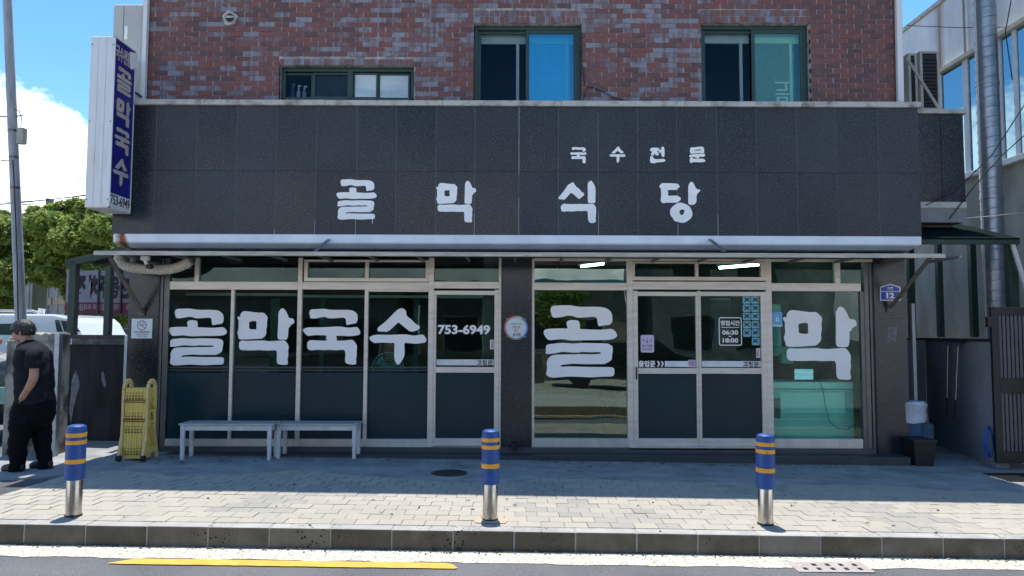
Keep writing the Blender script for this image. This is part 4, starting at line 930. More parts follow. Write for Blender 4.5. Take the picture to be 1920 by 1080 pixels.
for zz in (sz1 - .5, sz0 + .35): rel(MB().tube([(SX1 - .05, sy1, zz), (SX1 - .05, YB if zz > zc0 else YF + .02, zz)], .018, 8).build('wall_arm', steel_m, sign))
# outdoor unit above
a0, a1 = W(212, 8, 9.62), W(258, 190, 9.62)
ac = thing('outdoor_unit', 'tall beige outdoor air conditioner unit behind the top of the projecting sign', 'air conditioner', (X_(235, 9.62, 100), 9.6, zc0))
ax0, ax1 = X_(211, 9.62, 100) - ac.location.x, X_(266, 9.62, 100) - ac.location.x
acm = M('beige_casing', (.50, .49, .45), .5, c2=(.42, .41, .38), sc=2)
zt2 = Z_(9, 9.62, 235) - zc0
MB().box(ax0, ax1, 0, .36, .03, zt2).build('casing', acm, ac, bevel=.015)
MB().box(ax0 + .14, ax0 + .145, -.003, .0, .04, zt2 - .02).build('seam', steel_m, ac); MB().box(ax0 + .16, ax0 + .2, -.004, 0, zt2 - .48, zt2 - .3).build('rating_label', white_m, ac)
MB().box(ax1 - .005, ax1 + .003, .03, .33, .1, zt2 - .05).build('side_grille', M('grille_dark', (.12, .12, .11), .6), ac)
for q in (ax0 + .04, ax1 - .04): MB().box(q - .02, q + .02, .02, .34, 0, .03).build('foot', steel_m, ac)
for tp in ((270, 'x'),):
    X = X_(270.5, YB - .06, 100)
    ds = MB(); ds.box(X - .032, X + .032, YB - .085, YB - .02, zc0 + .06, ROOF); ds.beam((X, YB - .05, zc0 + .08), (X + .07, YB - .10, zc0 + .02), .055, .05); P(ds.build('downspout', signw_m, bld, bevel=.004))
X = X_(1690, YB - .06, 100)
ds = MB(); ds.beam((X + .0, YB - .055, ROOF), (X - .03, YB - .055, zc0 + .08), .075, .06, up=(0, 1, 0)); ds.beam((X - .03, YB - .05, zc0 + .10), (X - .12, YB - .10, zc0 + .02), .06, .05); P(ds.build('downspout', signw_m, bld, bevel=.004))
# wall vent above
vt = W(433, 36, YB); v = MB().lathe([(.055, 0), (.075, .005), (.08, .03), (.06, .035)], n=14); ring = fill2d([[(math.cos(a) * (1.0 + .13 * math.sin(a * 5)), math.sin(a) * (1 + .1 * math.cos(a * 3))) for a in np.linspace(0, 2 * math.pi, 36)[:-1]], [(math.cos(a) * .62, math.sin(a) * .62) for a in np.linspace(0, 2 * math.pi, 20)[:-1]]], .1)
fit(ring, vt.x - .1, vt.z - .095, vt.x + .1, vt.z + .1, YB - .005, .035); ring.materials.clear(); ring.materials.append(coping_m)
vn = thing('wall_vent', 'round pipe vent ringed with ragged mortar high on the brick wall', 'vent', vt); o = link('mortar_ring', ring, vn); rel(o)
o = MB().tube([(vt.x, YB - .05, vt.z), (vt.x, YB + .004, vt.z)], .062, 16, cap=False).build('pipe', M('vent_pipe', (.38, .35, .31), .7), vn); o.modifiers.new('s', 'SOLIDIFY').thickness = -.008; rel(o)
rel(MB().tube([(vt.x, YB - .015, vt.z), (vt.x, YB + .0, vt.z)], .055, 16).build('pipe_mouth', M('pipe_dark', (.06, .05, .045), .9), vn)); rel(MB().box(vt.x - .05, vt.x + .05, YB - .045, YB - .04, vt.z + .0, vt.z + .03).build('damper', coping_m, vn))
# cable by the middle window
tag(MB().tube([W(x, y, YB - .02) for x, y in ((1090, 60), (1092, 120), (1095, 150), (1101, 165), (1093, 188))], .006, 6).build('window_cable', black_m), 'black cable dangling along the edge of the middle upstairs window', 'cable')
tag(MB().tube([W(x, y, YB - .02) for x, y in ((1101, 164), (1112, 164), (1130, 172), (1150, 182), (1172, 189))], .005, 6).build('window_cable', black_m), 'thin black cable sagging over bricks to the coping beside the middle window', 'cable')
cbx = MB()
cbx.tube([W(x, y, 9.1) for x, y in ((1010, 484), (1080, 486), (1180, 484))], .006, 5)
# condensate pipes left under the canopy
pp = [W(x, y, 9.45) for x, y in ((226, 478), (222, 484), (226, 492), (236, 499), (252, 503), (275, 505), (300, 506), (318, 505), (335, 501), (348, 495), (358, 487))]
pv = []
for a, b in zip(pp[:-1], pp[1:]):
    for k in range(6): pv.append(a.lerp(b, k / 6))
wrapm = M('wrapped_pipe', (.55, .52, .45), .8, c2=(.32, .30, .26), sc=22, stretch=(3, 1, 1), bump=.5, lo=.3, hi=.6)
tag(MB().tube(pv, [.062 + (.004 if i % 3 == 0 else 0) for i in range(len(pv))], 12).build('wrapped_pipe', wrapm, smooth=True), 'grimy white wrapped pipe curving under the canopy beside the corner pillar', 'pipe')
cm = thing('security_camera', 'small white camera bracket under the canopy above the wrapped pipe', 'camera', W(272, 485, 9.3))
MB().box(-.05, .05, -.02, .03, -.02, .03).build('mount', white_m, cm); MB().tube([(0, 0, -.02), (.04, -.01, -.09)], .022, 8).build('arm', white_m, cm, smooth=True); MB().tube([(.06, -.05, -.1), (.06, .05, -.1)], .03, 12).build('lens', black_m, cm, smooth=True)
# corner pillar notice
n0, n1 = W(247.5, 597.5, YP), W(285, 634.5, YP)
ns = thing('no_smoking_plate', 'square white no smoking plate on the corner pillar', 'sign', ((n0.x + n1.x) / 2, YP, (n0.z + n1.z) / 2))
rel(box('plate', n0.x, n1.x, YP - .006, YP - .001, n1.z, n0.z, M('plate_white', (.66, .72, .74), .4, c2=(.6, .66, .68), sc=8), ns))
crim = M('crimson_print', (.28, .03, .07), .5)
me = fill2d([[(math.cos(a) * k, math.sin(a) * k) for a in np.linspace(0, 2 * math.pi, 28)[:-1]] for k in (1, .86)], .1)
c0 = W(266.5, 610, YP); R = 9 / 143; fit(me, c0.x - R, c0.z - R, c0.x + R, c0.z + R, YP - .0062, .001); me.materials.clear(); me.materials.append(crim); rel(link('ring_mark', me, ns))
rel(MB().beam((c0.x - R * .65, YP - .007, c0.z + R * .65), (c0.x + R * .65, YP - .007, c0.z - R * .65), .001, R * .12).build('slash_mark', crim, ns))
rel(MB().box(c0.x - R * .7, c0.x + R * .1, YP - .0075, YP - .0065, c0.z - R * .07, c0.z + R * .07).tube([(c0.x + R * .15, YP - .007, c0.z), (c0.x + R * .6, YP - .007, c0.z + R * .1), (c0.x, YP - .007, c0.z + R * .5), (c0.x + R * .5, YP - .007, c0.z + R * .75)], R * .05, 4).build('cigarette_mark', blk_t, ns))
rel(text('NO SMOKING', 252, 620.5, 281, 624.5, YP - .0063, crim, ns, .02, th=.001)); rel(text('이곳은 금연구역입니다', 256, 626, 277, 628.5, YP - .0063, blk_t, ns, .01, th=.001)); rel(text('흡연시 과태료', 258, 629.5, 275, 631.5, YP - .0063, blk_t, ns, .01, th=.001))
# round award plaque on the middle pillar
pc_ = W(967.5, 614.5, YP); pq = thing('round_plaque', 'round acrylic plaque with red blue and green rim on the middle pillar', 'plaque', pc_)
R = 22.5 / 143
def arc(a0, a1, r0, r1, m, nm, y=-.014):
    A_ = [math.radians(a0 + (a1 - a0) * k / 16) for k in range(17)]
    mb = MB().prism([(r1 * math.cos(a), r1 * math.sin(a)) for a in A_] + [(r0 * math.cos(a), r0 * math.sin(a)) for a in A_[::-1]], y, y + .01); return mb.build(nm, m, pq)
MB().prism([(R * .99 * math.cos(k * math.pi / 24), R * .99 * math.sin(k * math.pi / 24)) for k in range(48)], -.009, -.002).build('backing', M('plaque_cream', (.55, .52, .42), .4), pq)
MB().prism([(R * .84 * math.cos(k * math.pi / 24), R * .84 * math.sin(k * math.pi / 24)) for k in range(48)], -.016, -.009).build('face', M('plaque_white', (.66, .70, .74), .3), pq)
arc(85, 215, R * .87, R, M('plaque_red', (.55, .14, .12), .3), 'rim_arc'); arc(215, 295, R * .87, R, M('plaque_green', (.22, .28, .18), .3), 'rim_arc'); arc(295, 415, R * .87, R, M('plaque_blue', (.06, .25, .55), .3), 'rim_arc')
for sx_, sz_ in ((-1, 1), (1, 1), (-1, -1), (1, -1)): MB().tube([(sx_ * R * .74, -.024, sz_ * R * .74), (sx_ * R * .74, -.002, sz_ * R * .74)], .008, 8).build('standoff', stain_m, pq)
def ptxt(s, x0, y0, x1, y1, m, parent, bold=.02, Y=None):
    o = text(s, x0, y0, x1, y1, Y if Y else YP - .0163, m, parent, bold, th=.001); rel(o); return o
ptxt('제주특별자치도 지정', 957, 606, 979, 608.5, blk_t, pq, .01); ptxt('착한가격', 961, 611, 975, 617, M('plaque_red_print', (.35, .12, .12), .5), pq); ptxt('업소', 963, 617.5, 973, 621.5, blk_t, pq); ptxt('음식점', 961.5, 624, 976, 631, blk_t, pq)
# house number plate
hp = thing('house_number_plate', 'blue gabled house number plate reading 12 on the end pillar', 'sign', W(1669, 550, YP))
def poly_plate(pts, Y, th, m, nm, par):
    v = [W(x, y, Y) for x, y in pts]; o = MB().prism([(p.x, p.z) for p in v], Y - th, Y).build(nm, m, par); rel(o); return o
poly_plate([(1650, 564), (1650, 538), (1669, 532), (1688, 538), (1688, 564)], YP - .001, .006, M('plate_rim', (.72, .75, .78), .4), 'plate_rim', hp)
poly_plate([(1651.8, 562), (1651.8, 539.5), (1669, 534), (1686.2, 539.5), (1686.2, 562)], YP - .007, .001, M('number_blue', (.015, .06, .38), .35), 'plate', hp)
poly_plate([(1652, 546.8), (1652, 545.9), (1686, 545.9), (1686, 546.8)], YP - .0082, .001, film_w, 'rule', hp)
ptxt('12', 1662, 548.5, 1677, 559.5, film_w, hp, .05, YP - .0082); ptxt('원노형로', 1664, 538, 1674.5, 541.5, film_w, hp, .03, YP - .0082); ptxt('Wonnohyeong-ro', 1663, 542.6, 1675.5, 544.8, film_w, hp, .0, YP - .0082)
carve = M('carved_letter', (.30, .31, .32), .7)
for s_, x0, y0 in (('신', 1664, 613), ('상', 1664, 623), ('근', 1664, 633), ('김', 1673, 612.5), ('영', 1673, 622.5), ('자', 1673, 632.5)):
    o = text(s_, x0, y0, x0 + 7.5, y0 + 8.5, YP - .0005, carve, bld, .0, th=.001); rel(o)

# ------------------------------------------------------------------ street furniture
# bollards
rubber_b = M('blue_sleeve', (.010, .070, .27), .42, c2=(.008, .040, .15), sc=13, det=9, lo=.3, hi=.5, fine=.08, bump=.1); orange_b = M('orange_band', (.80, .36, .02), .4, c2=(.5, .20, .02), sc=26, lo=.28, hi=.45)
bl_lab = ['blue and orange banded bollard beside the man in black', 'blue and orange banded bollard in front of the round plaque pillar', 'blue and orange banded bollard in front of the sliding doors with teal stickers']
bp0 = None
for i, (px, py) in enumerate(((129.5, 970), (918.5, 977.5), (1440, 986))):
    p = G(px, py)
    p.y += .06; p.z = gz(p.x)
    if i == 0:
        bp0 = thing('bollard', bl_lab[0], 'bollard', p, 'blue and orange bollards along the kerb')
        H = .765
        MB().lathe([(.063, -.05), (.063, H * .42), (.06, H * .43)], n=28).build('steel_post', stain_m, bp0, smooth=True)
        MB().lathe([(.069, 0), (.068, .012), (.064, .014)], n=24).build('base_ring', black_m, bp0, smooth=True)
        MB().lathe([(.070, H * .395), (.078, H * .40), (.078, H * .955), (.072, H * .98), (.05, H * .995), (.02, H)], n=32).build('sleeve', rubber_b, bp0, smooth=True)
        for a, b in ((.575, .625), (.785, .83), (.865, .91)):
            MB().lathe([(.077, H * a), (.0795, H * a + .001), (.0795, H * b - .001), (.077, H * b)], n=32).build('band', orange_b, bp0, smooth=True)
    else:
        q_ = copy_tree(bp0, None, p, bl_lab[i]); q_.rotation_euler = ((0, .006, 1.1), (.008, -.012, 2.3))[i - 1]
bl3 = [o for o in C.objects if o.name.startswith('bollard.')]
mbp = G(920, 980, .001); paint = MB()
for k in range(12):
    pass
o_paint = sheet('orange_paint_mark', [(mbp.x - .13, mbp.y - .01), (mbp.x - .08, mbp.y - .02), (mbp.x + .12, mbp.y - .015), (mbp.x + .14, mbp.y + .06), (mbp.x + .13, mbp.y + .14), (mbp.x - .11, mbp.y + .14), (mbp.x - .14, mbp.y + .06)], .003, M('faded_orange_paint', (.55, .38, .22), .9, c2=(.40, .35, .28), sc=30, lo=.45, hi=.6))
# manhole
mc = G(842, 887, .01); mh = thing('manhole_cover', 'small round dark manhole cover in the concrete apron', 'manhole cover', (mc.x, mc.y, gz(mc.x) + .006))
MB().lathe([(.205, 0), (.205, .008), (.19, .009)], n=36).build('rim', M('cast_iron_rim', (.05, .05, .05), .7), mh)
MB().lathe([(.186, .002), (.186, .0105)], n=36).build('lid', M('cast_iron', (.028, .028, .03), .6, bump=.5), mh)
stb = MB()
for i in range(-6, 7):
    for j in range(-6, 7):
        if math.hypot(i, j) < 6: stb.box(i * .028 - .008, i * .028 + .008, j * .028 - .008, j * .028 + .008, .0105, .0135)
tag(stb.build('studs', M('cast_iron', (.028,) * 3), mh), kind='stuff')
# storm drain in gutter
dc = [G(x, y, RZ) for x, y in ((1475, 1054.5), (1611, 1053.5), (1636, 1073.5), (1497, 1073.5))]
dg_ = thing('storm_drain', 'slotted concrete drain cover in the white gutter band', 'drain', (dc[0].x, dc[0].y, 0))
x0, x1, ya, yb_ = (dc[0].x + dc[3].x) / 2, (dc[1].x + dc[2].x) / 2, dc[3].y, dc[0].y
zz = gz(x0) + RZ
def dz_(x): return gz(x) + RZ
xm_ = (x0 + x1) / 2
drm = M('drain_concrete', (.42, .37, .34), .9, c2=(.33, .29, .27), sc=8, fine=.15)
rows_y = [ya, ya + (yb_ - ya) * .18, ya + (yb_ - ya) * .42, ya + (yb_ - ya) * .58, ya + (yb_ - ya) * .82, yb_]
for r in range(5):
    y0_, y1_ = rows_y[r], rows_y[r + 1]
    if r in (1, 3):
        e = x0
        for k in range(5):
            sx0 = x0 + (x1 - x0) * (.11 + k * .18); mb = MB().box(e, sx0, y0_, y1_, dz_(xm_) - .03, dz_(xm_) + .009); rel(mb.build('bar', drm, dg_)); e = sx0 + .035
        rel(MB().box(e, x1, y0_, y1_, dz_(xm_) - .03, dz_(xm_) + .009).build('bar', drm, dg_))
    else: rel(MB().box(x0, x1, y0_, y1_, dz_(xm_) - .03, dz_(xm_) + .009).build('bar', drm, dg_))
rel(MB().box(x0, x1, ya, yb_, dz_(xm_) + .0045, dz_(xm_) + .0055).build('pit', black_m, dg_))
# benches
ben_m = M('white_bench_paint', (.62, .62, .61), .55, c2=(.50, .50, .49), sc=9); ben_t = M('worn_bench_top', (.45, .46, .45), .6, c2=(.33, .33, .32), sc=5, stretch=(.6, 4, 1))
def bench(px0, px1, pyf, lab):
    q = G((px0 + px1) / 2, pyf); y0 = q.y; a, b = X_(px0, y0, 800), X_(px1, y0, 800); cx_ = (a + b) / 2; wd = b - a
    h = Z_(797, y0, (px0 + px1) / 2) - gz(cx_) + .01
    t_ = thing('bench', lab, 'bench', (cx_, y0, gz(cx_) + .008), 'white benches under the shop windows')
    MB().box(-wd / 2, wd / 2, -.015, .31, h - .022, h).build('seat', ben_t, t_, bevel=.004)
    fr = MB(); fr.box(-wd / 2 + .07, wd / 2 - .07, .01, .03, h - .085, h - .023).build('apron', ben_m, t_); MB().box(-wd / 2 + .07, wd / 2 - .07, .265, .285, h - .085, h - .023).build('apron', ben_m, t_)
    for sx_ in (-1, 1):
        MB().box(sx_ * (wd / 2 - .045) - .01, sx_ * (wd / 2 - .045) + .01, .05, .25, h - .085, h - .023).build('apron', ben_m, t_)
        for y in (.02, .275):
            l = MB(); x = sx_ * (wd / 2 - .045); l.add([(x - .02, y - .02, 0), (x + .02, y - .02, 0), (x + .02, y + .02, 0), (x - .02, y + .02, 0), (x - .026, y - .022, h - .023), (x + .026, y - .022, h - .023), (x + .026, y + .022, h - .023), (x - .026, y + .022, h - .023)], [(3, 2, 1, 0), (4, 5, 6, 7), (0, 1, 5, 4), (1, 2, 6, 5), (2, 3, 7, 6), (3, 0, 4, 7)]); l.build('leg', ben_m, t_, bevel=.003)
bench(335, 512, 864.5, 'longer white wooden bench nearer the yellow barrier'); bench(515.5, 671, 862, 'shorter white wooden bench nearer the phone number door')
# folding barrier
yb0 = G(245, 866).y
bx = thing('folding_barrier', 'yellow plastic expanding barrier folded up beside the corner pillar', 'barrier', (X_(250, yb0, 790), yb0, gz(-4.9) + .008))
yel = M('yellow_plastic', (.80, .56, .13), .45, c2=(.70, .48, .10), sc=3, lo=.3, hi=.6); yel2 = M('yellow_plastic_pale', (.80, .60, .24), .5, c2=(.70, .50, .18), sc=4)
sc_ = 1 / 148.
ox = bx.location.x
def bxp(px): return X_(px, yb0, 790) - ox
hB = Z_(715, yb0, 250) - bx.location.z
hs_ = Z_(728, yb0, 250) - bx.location.z
def end_panel(xc):
    for (dy0, dy1) in ((.0, .02),):
        pass
    # outline in (y,z): flared feet, hoop on top
    t_ = .018
    z_ = hB
    fr_ = MB()
    path = [(-.05, .0), (.03, .30), (.035, .5), (.035, z_ - .1), (.05, z_ - .04), (.085, z_ - .008), (.125, z_), (.165, z_ - .008), (.2, z_ - .04), (.215, z_ - .1), (.215, .5), (.22, .30), (.31, .0)]
    for a, b in zip(path[:-1], path[1:]): fr_.beam((xc, a[0], a[1]), (xc, b[0], b[1]), .055, .03, up=(1, 0, 0))
    fr_.build('end_frame', yel2, bx, bevel=.006)
    pl_ = MB()
    pl_.box(xc - .008, xc + .008, .03, .22, hs_ - .13, hs_ + .0).box(xc - .008, xc + .008, .03, .22, .44, .60).box(xc - .008, xc + .008, .0, .26, .08, .16)
    pl_.beam((xc, .05, hs_ - .14), (xc, .20, .60), .018, .05, up=(1, 0, 0)).beam((xc, .05, .44), (xc, .22, .16), .018, .05, up=(1, 0, 0))
    pl_.build('end_brace', yel, bx)
    me = MB().beam((xc + .012, .08, .48), (xc + .012, .165, .48), .002, .006).beam((xc + .012, .08, .48), (xc + .012, .122, .57), .002, .006).beam((xc + .012, .165, .48), (xc + .012, .122, .57), .002, .006).beam((xc + .012, .122, .50), (xc + .012, .122, .54), .002, .005)
    me.build('warning_mark', blk_t, bx)
    MB().tube([(xc - .016, -.05, .036), (xc + .028, -.05, .036)], .036, 14).build('caster', black_m, bx, smooth=True)
end_panel(bxp(228)); end_panel(bxp(273))
n_ = 8
xs0, xs1 = bxp(231.5), bxp(270)
for k in range(n_):
    a = xs0 + (xs1 - xs0) * k / n_; b = xs0 + (xs1 - xs0) * (k + 1) / n_
    MB().box(a + .0006, b - .0006, .02 + .003 * (k % 2), .2, .02, hs_).build('slat', yel, bx, bevel=.002)
sl_ = MB()
for zc_ in (hs_ - .10, hs_ - .34, .36, .10):
    for k in range(6):
        xk = xs0 + (xs1 - xs0) * (k + .7) / 6.8; sl_.box(xk - .007, xk + .007, .012, .0195, zc_ - .035, zc_ - .016); sl_.box(xk - .010, xk + .003, .012, .0195, zc_ - .002, zc_ + .013); sl_.box(xk - .003, xk + .003, .012, .0195, zc_ + .035, zc_ + .048)
tag(sl_.build('lattice_slots', M('slot_brown', (.10, .055, .02), .8), bx), kind='stuff')
for zc_ in (hs_ - .17, .46):
    for d_ in (0, .022): MB().box(xs0 - .03, xs1 + .03, .008, .019, zc_ + d_, zc_ + d_ + .008).build('cross_line', M('slot_brown', (.1, .055, .02)), bx)

# ------------------------------------------------------------------ person
Yp = 8.36
def Q(px, py, dy=0): return W(px, py, Yp + dy)
skin = M('skin', (.46, .25, .17), .5, c2=(.38, .19, .13), sc=10); shirt = M('navy_black_shirt', (.010, .011, .017), .85, c2=(.006, .007, .011), sc=12, bump=.3, bsc=16, spec=.25); trou = M('black_trousers', (.004, .0045, .006), .9, bump=.5, bsc=10, spec=.15)
hairm = M('black_hair', (.007, .0065, .0065), .5, bump=.9, bsc=70, stretch=(1, 1, .4)); shoe = M('dark_shoe', (.012, .012, .013), .5)
gp = G(50, 899)
per = thing('person', 'man in black shirt and trousers with one hand in his pocket, white mask dangling', 'person', (Q(62, 760).x, Yp, gz(-5.3)))
def skinmesh(name, verts, edges, m, root=0, sub=2):
    me = bpy.data.meshes.new(name); me.from_pydata([Vector(v[0]) - per.location for v in verts], edges, []); me.update()
    o = bpy.data.objects.new(name, me); TMP.collection.objects.link(o)
    md = o.modifiers.new('Skin', 'SKIN'); md.use_smooth_shade = True
    for i, v in enumerate(verts):
        r = v[1]; o.data.skin_vertices[0].data[i].radius = (r, r) if not isinstance(r, tuple) else r
        o.data.skin_vertices[0].data[i].use_root = (i == root)
    sb_ = o.modifiers.new('Sub', 'SUBSURF'); sb_.levels = sub; sb_.render_levels = sub
    dg = tmp_dg(); me2 = bpy.data.meshes.new_from_object(o.evaluated_get(dg)); bpy.data.objects.remove(o)
    me2.materials.clear(); me2.materials.append(m); r = link(name, me2, per)
    for p in me2.polygons: p.use_smooth = True
    return r
from mathutils import noise as mn
def loft(name, secs, m, n=28, fold=.006, fsc=7, tilt=0, extra=None):
    "secs: (px_left, px_right, py, half depth, dy) horizontal rings, top to bottom"
    k_ = 4; fine = []
    for i in range(len(secs) - 1):
        p0, p1, p2, p3 = secs[max(0, i - 1)], secs[i], secs[i + 1], secs[min(len(secs) - 1, i + 2)]
        for j in range(k_):
            t = j / k_; fine.append(tuple(.5 * (2 * b + (c - a) * t + (2 * a - 5 * b + 4 * c - d) * t * t + (3 * b - a - 3 * c + d) * t ** 3) for a, b, c, d in zip(p0, p1, p2, p3)))
    fine.append(secs[-1]); vs, fs = [], []
    for (l, r_, py, ry, dy) in fine:
        A_, B_ = Q((l + r_) / 2, py, dy), Q(r_, py, dy); rx = B_.x - A_.x
        for k in range(n):
            t = 2 * math.pi * k / n; c, s_ = math.cos(t), math.sin(t); e = .85
            p = A_ + Vector((rx * math.copysign(abs(c) ** e, c), ry * math.copysign(abs(s_) ** e, s_), 0)) - per.location
            q = Vector((p.x * fsc, p.y * fsc, p.z * fsc * 1.6)); p = p + Vector((c, s_, 0)) * (mn.noise(q) * fold * 1.6 + mn.noise(q * 2.7) * fold)
            vs.append(p)
    R_ = len(fine)
    for i in range(R_ - 1):
        for k in range(n): fs.append((i * n + k, i * n + (k + 1) % n, (i + 1) * n + (k + 1) % n, (i + 1) * n + k))
    fs.append(tuple(range(n))[::-1]); fs.append(tuple(range((R_ - 1) * n, R_ * n)))
    o = MB().add(vs, fs).build(name, m, per, smooth=True); return o
# body: pelvis, spine, neck, head, arms, legs in one continuous surface
bv = [(Q(64, 765), .09), (Q(65, 720), .09), (Q(64, 685), .09), (Q(60, 660), .075), (Q(52, 646), .058), (Q(46, 634), .066), (Q(42, 623), .088), (Q(40, 615), .075),
      (Q(63, 664, -.16), .040), (Q(64, 686, -.22), .050), (Q(64, 707, -.24), .050), (Q(57, 722, -.23), .045), (Q(48, 736, -.20), .036), (Q(43, 744, -.18), .038), (Q(39, 752, -.17), .03),
      (Q(58, 664, .16), .040), (Q(60, 700, .22), .046), (Q(44, 738, .17), .032), (Q(40, 745, .15), .034),
      (Q(58, 785, -.09), .06), (Q(40, 825, -.11), .05), (Q(34, 884, -.12), .045), (Q(70, 785, .09), .06), (Q(77, 828, .06), .05), (Q(84, 880, .06), .045),
      (Q(34, 633), .066), (Q(34, 641), .045)]
be = [(0, 1), (1, 2), (2, 3), (3, 4), (4, 5), (5, 6), (6, 7), (3, 8), (8, 9), (9, 10), (10, 11), (11, 12), (12, 13), (13, 14), (3, 15), (15, 16), (16, 17), (17, 18), (0, 19), (19, 20), (20, 21), (0, 22), (22, 23), (23, 24), (6, 25), (25, 26)]
body_o = skinmesh('body', bv, be, skin)
for k, (dx, ln) in enumerate(((-2, 10), (0, 12), (2, 13), (4, 11))):
    skinmesh('finger', [(Q(42 + dx, 746, -.20 + k * .012), .012), (Q(40 + dx, 746 + ln * .5, -.195 + k * .012), .011), (Q(39 + dx, 746 + ln, -.18 + k * .012), .009)], [(0, 1), (1, 2)], skin, sub=1)
skinmesh('thumb', [(Q(45, 741, -.22), .014), (Q(39, 745, -.225), .012), (Q(36, 750, -.215), .010)], [(0, 1), (1, 2)], skin, sub=1)
skinmesh('nose', [(Q(27, 628, 0), .013), (Q(24.5, 634, 0), .016), (Q(27, 637.5, 0), .013)], [(0, 1), (1, 2)], skin, sub=1)
skinmesh('lips', [(Q(28, 641.5, -.025), .010), (Q(26.3, 641.5, 0), .012), (Q(28, 641.5, .025), .010)], [(0, 1), (1, 2)], M('lip', (.33, .12, .10), .5), sub=1)
skinmesh('ear', [(Q(37, 621, -.086), .012), (Q(38.5, 625, -.092), .015), (Q(37, 630, -.084), .010)], [(0, 1), (1, 2)], skin, sub=1)
skinmesh('eye', [(Q(28.5, 628.5, -.048), .008), (Q(30.5, 628.5, -.056), .007)], [(0, 1)], black_m, sub=1)
# hair: full cap open towards the lowered face
bmh = bmesh.new(); bmesh.ops.create_icosphere(bmh, subdivisions=5, radius=1); fdir = Vector((-.70, 0, -.72)).normalized()
hc_ = Q(43.5, 618) - per.location
for v in bmh.verts:
    d = v.co.normalized(); k = 1.0
    lim = .62 + .10 * mn.noise(d * 6)
    if d.dot(fdir) > lim: k = .72
    if d.z < -.55 and d.x > -.2: k = .80
    side = abs(d.y) > .75 and d.z < -.1 and d.x < .25
    if side: k = .80
    k *= 1 + .04 * mn.noise(Vector((d.x * 5, d.y * 5, d.z * 3))) + .014 * mn.noise(Vector((d.x * 14, d.y * 22, d.z * 3)))
    v.co = hc_ + Vector((d.x * .132, d.y * .108, d.z * .118)) * k
me = bpy.data.meshes.new('hair'); bmh.to_mesh(me); bmh.free(); me.materials.append(hairm); hair = link('hair', me, per)
for p in me.polygons: p.use_smooth = True
stn = MB()
for k in range(120):
    a = uni(0, 2 * math.pi); e_ = uni(-.2, 1.45); d = Vector((math.cos(a) * math.cos(e_), math.sin(a) * math.cos(e_), math.sin(e_)))
    if d.dot(fdir) > .60: continue
    p0 = hc_ + Vector((d.x * .130, d.y * .106, d.z * .116)); tdir = (Vector((d.x, d.y, -.6)) + Vector((uni(-.4, .1), uni(-.3, .3), uni(-.3, .2)))).normalized()
    p1 = p0 + tdir * uni(.02, .045) + d * uni(.0, .010)
    sd_ = d.cross(tdir).normalized() * .004
    stn.add([p0 - sd_, p0 + sd_, p1], [(0, 1, 2)])
tag(stn.build('hair_strands', hairm, per), kind='stuff')
skinmesh('face_mask', [(Q(30, 645, -.05), .004), (Q(27, 665, -.03), .006), (Q(27.5, 678, 0), .008), (Q(32, 683, .02), .006), (Q(34, 670, .03), .004)], [(0, 1), (1, 2), (2, 3), (3, 4)], M('mask_white', (.6, .6, .55), .8), sub=1)
loft('shirt', [(49, 61, 637, .055, 0), (44, 68, 642, .085, 0), (40, 80, 649, .17, 0), (37.5, 87, 659, .205, 0), (35, 92, 675, .205, 0), (33.5, 94, 695, .20, 0), (33, 95, 715, .195, 0), (34, 96, 735, .19, 0), (35, 97, 750, .19, 0), (37, 96, 757, .185, 0)], shirt, fold=.010)
loft('sleeve', [(58, 74, 650, .03, -.17), (53, 78, 658, .075, -.185), (51.5, 75, 672, .082, -.215), (50.5, 73, 684, .08, -.235), (50.5, 72, 690, .075, -.24)], shirt, n=20, fold=.006)
loft('sleeve', [(52, 68, 650, .03, .17), (48, 73, 658, .07, .185), (47, 71, 690, .07, .23)], shirt, n=20)
loft('trousers', [(36, 96, 746, .175, 0), (32, 99, 754, .185, 0), (27, 99, 766, .19, 0), (24, 97, 782, .185, 0), (23, 94, 794, .16, 0), (30, 86, 802, .10, 0)], trou, fold=.008)
loft('trouser_leg', [(24, 72, 775, .10, -.10), (21, 66, 795, .115, -.11), (19.5, 57, 812, .105, -.115), (19, 51, 830, .095, -.12), (19, 47, 850, .082, -.12), (20, 45, 872, .078, -.12), (18.5, 47, 890, .082, -.12), (19, 47, 896, .082, -.12)], trou, n=22, fold=.010)
loft('trouser_leg', [(52, 97, 775, .10, .09), (55, 95, 795, .11, .08), (60, 94, 812, .10, .07), (65, 93, 830, .092, .06), (70, 94, 850, .082, .06), (74, 96, 870, .078, .06), (73, 99, 886, .09, .06), (75, 98, 891, .088, .06)], trou, n=22, fold=.010)
for (px, py, dy) in ((36, 896, -.12), (88, 893, .06)):
    pz = gz(-5.4); X = Q(px, py, dy).x
    skinmesh('shoe', [(Vector((X + .06, Yp + dy, pz + .05)), (.045, .05)), (Vector((X - .04, Yp + dy, pz + .05)), (.048, .052)), (Vector((X - .14, Yp + dy, pz + .038)), (.034, .050)), (Vector((X - .21, Yp + dy, pz + .028)), (.024, .036))], [(0, 1), (1, 2), (2, 3)], shoe)

# ------------------------------------------------------------------ left side: walls, carport, banner, pole, tree, van
gw = thing('boundary_wall', 'weathered concrete wall stub behind the man, patched and sunlit on top', 'wall', (X_(60, 9.3), 9.3, 0))
a, b = X_(14, 9.25, 700), X_(104, 9.25, 700)
zt1 = Z_(624, 9.25, 60)
mb = MB()
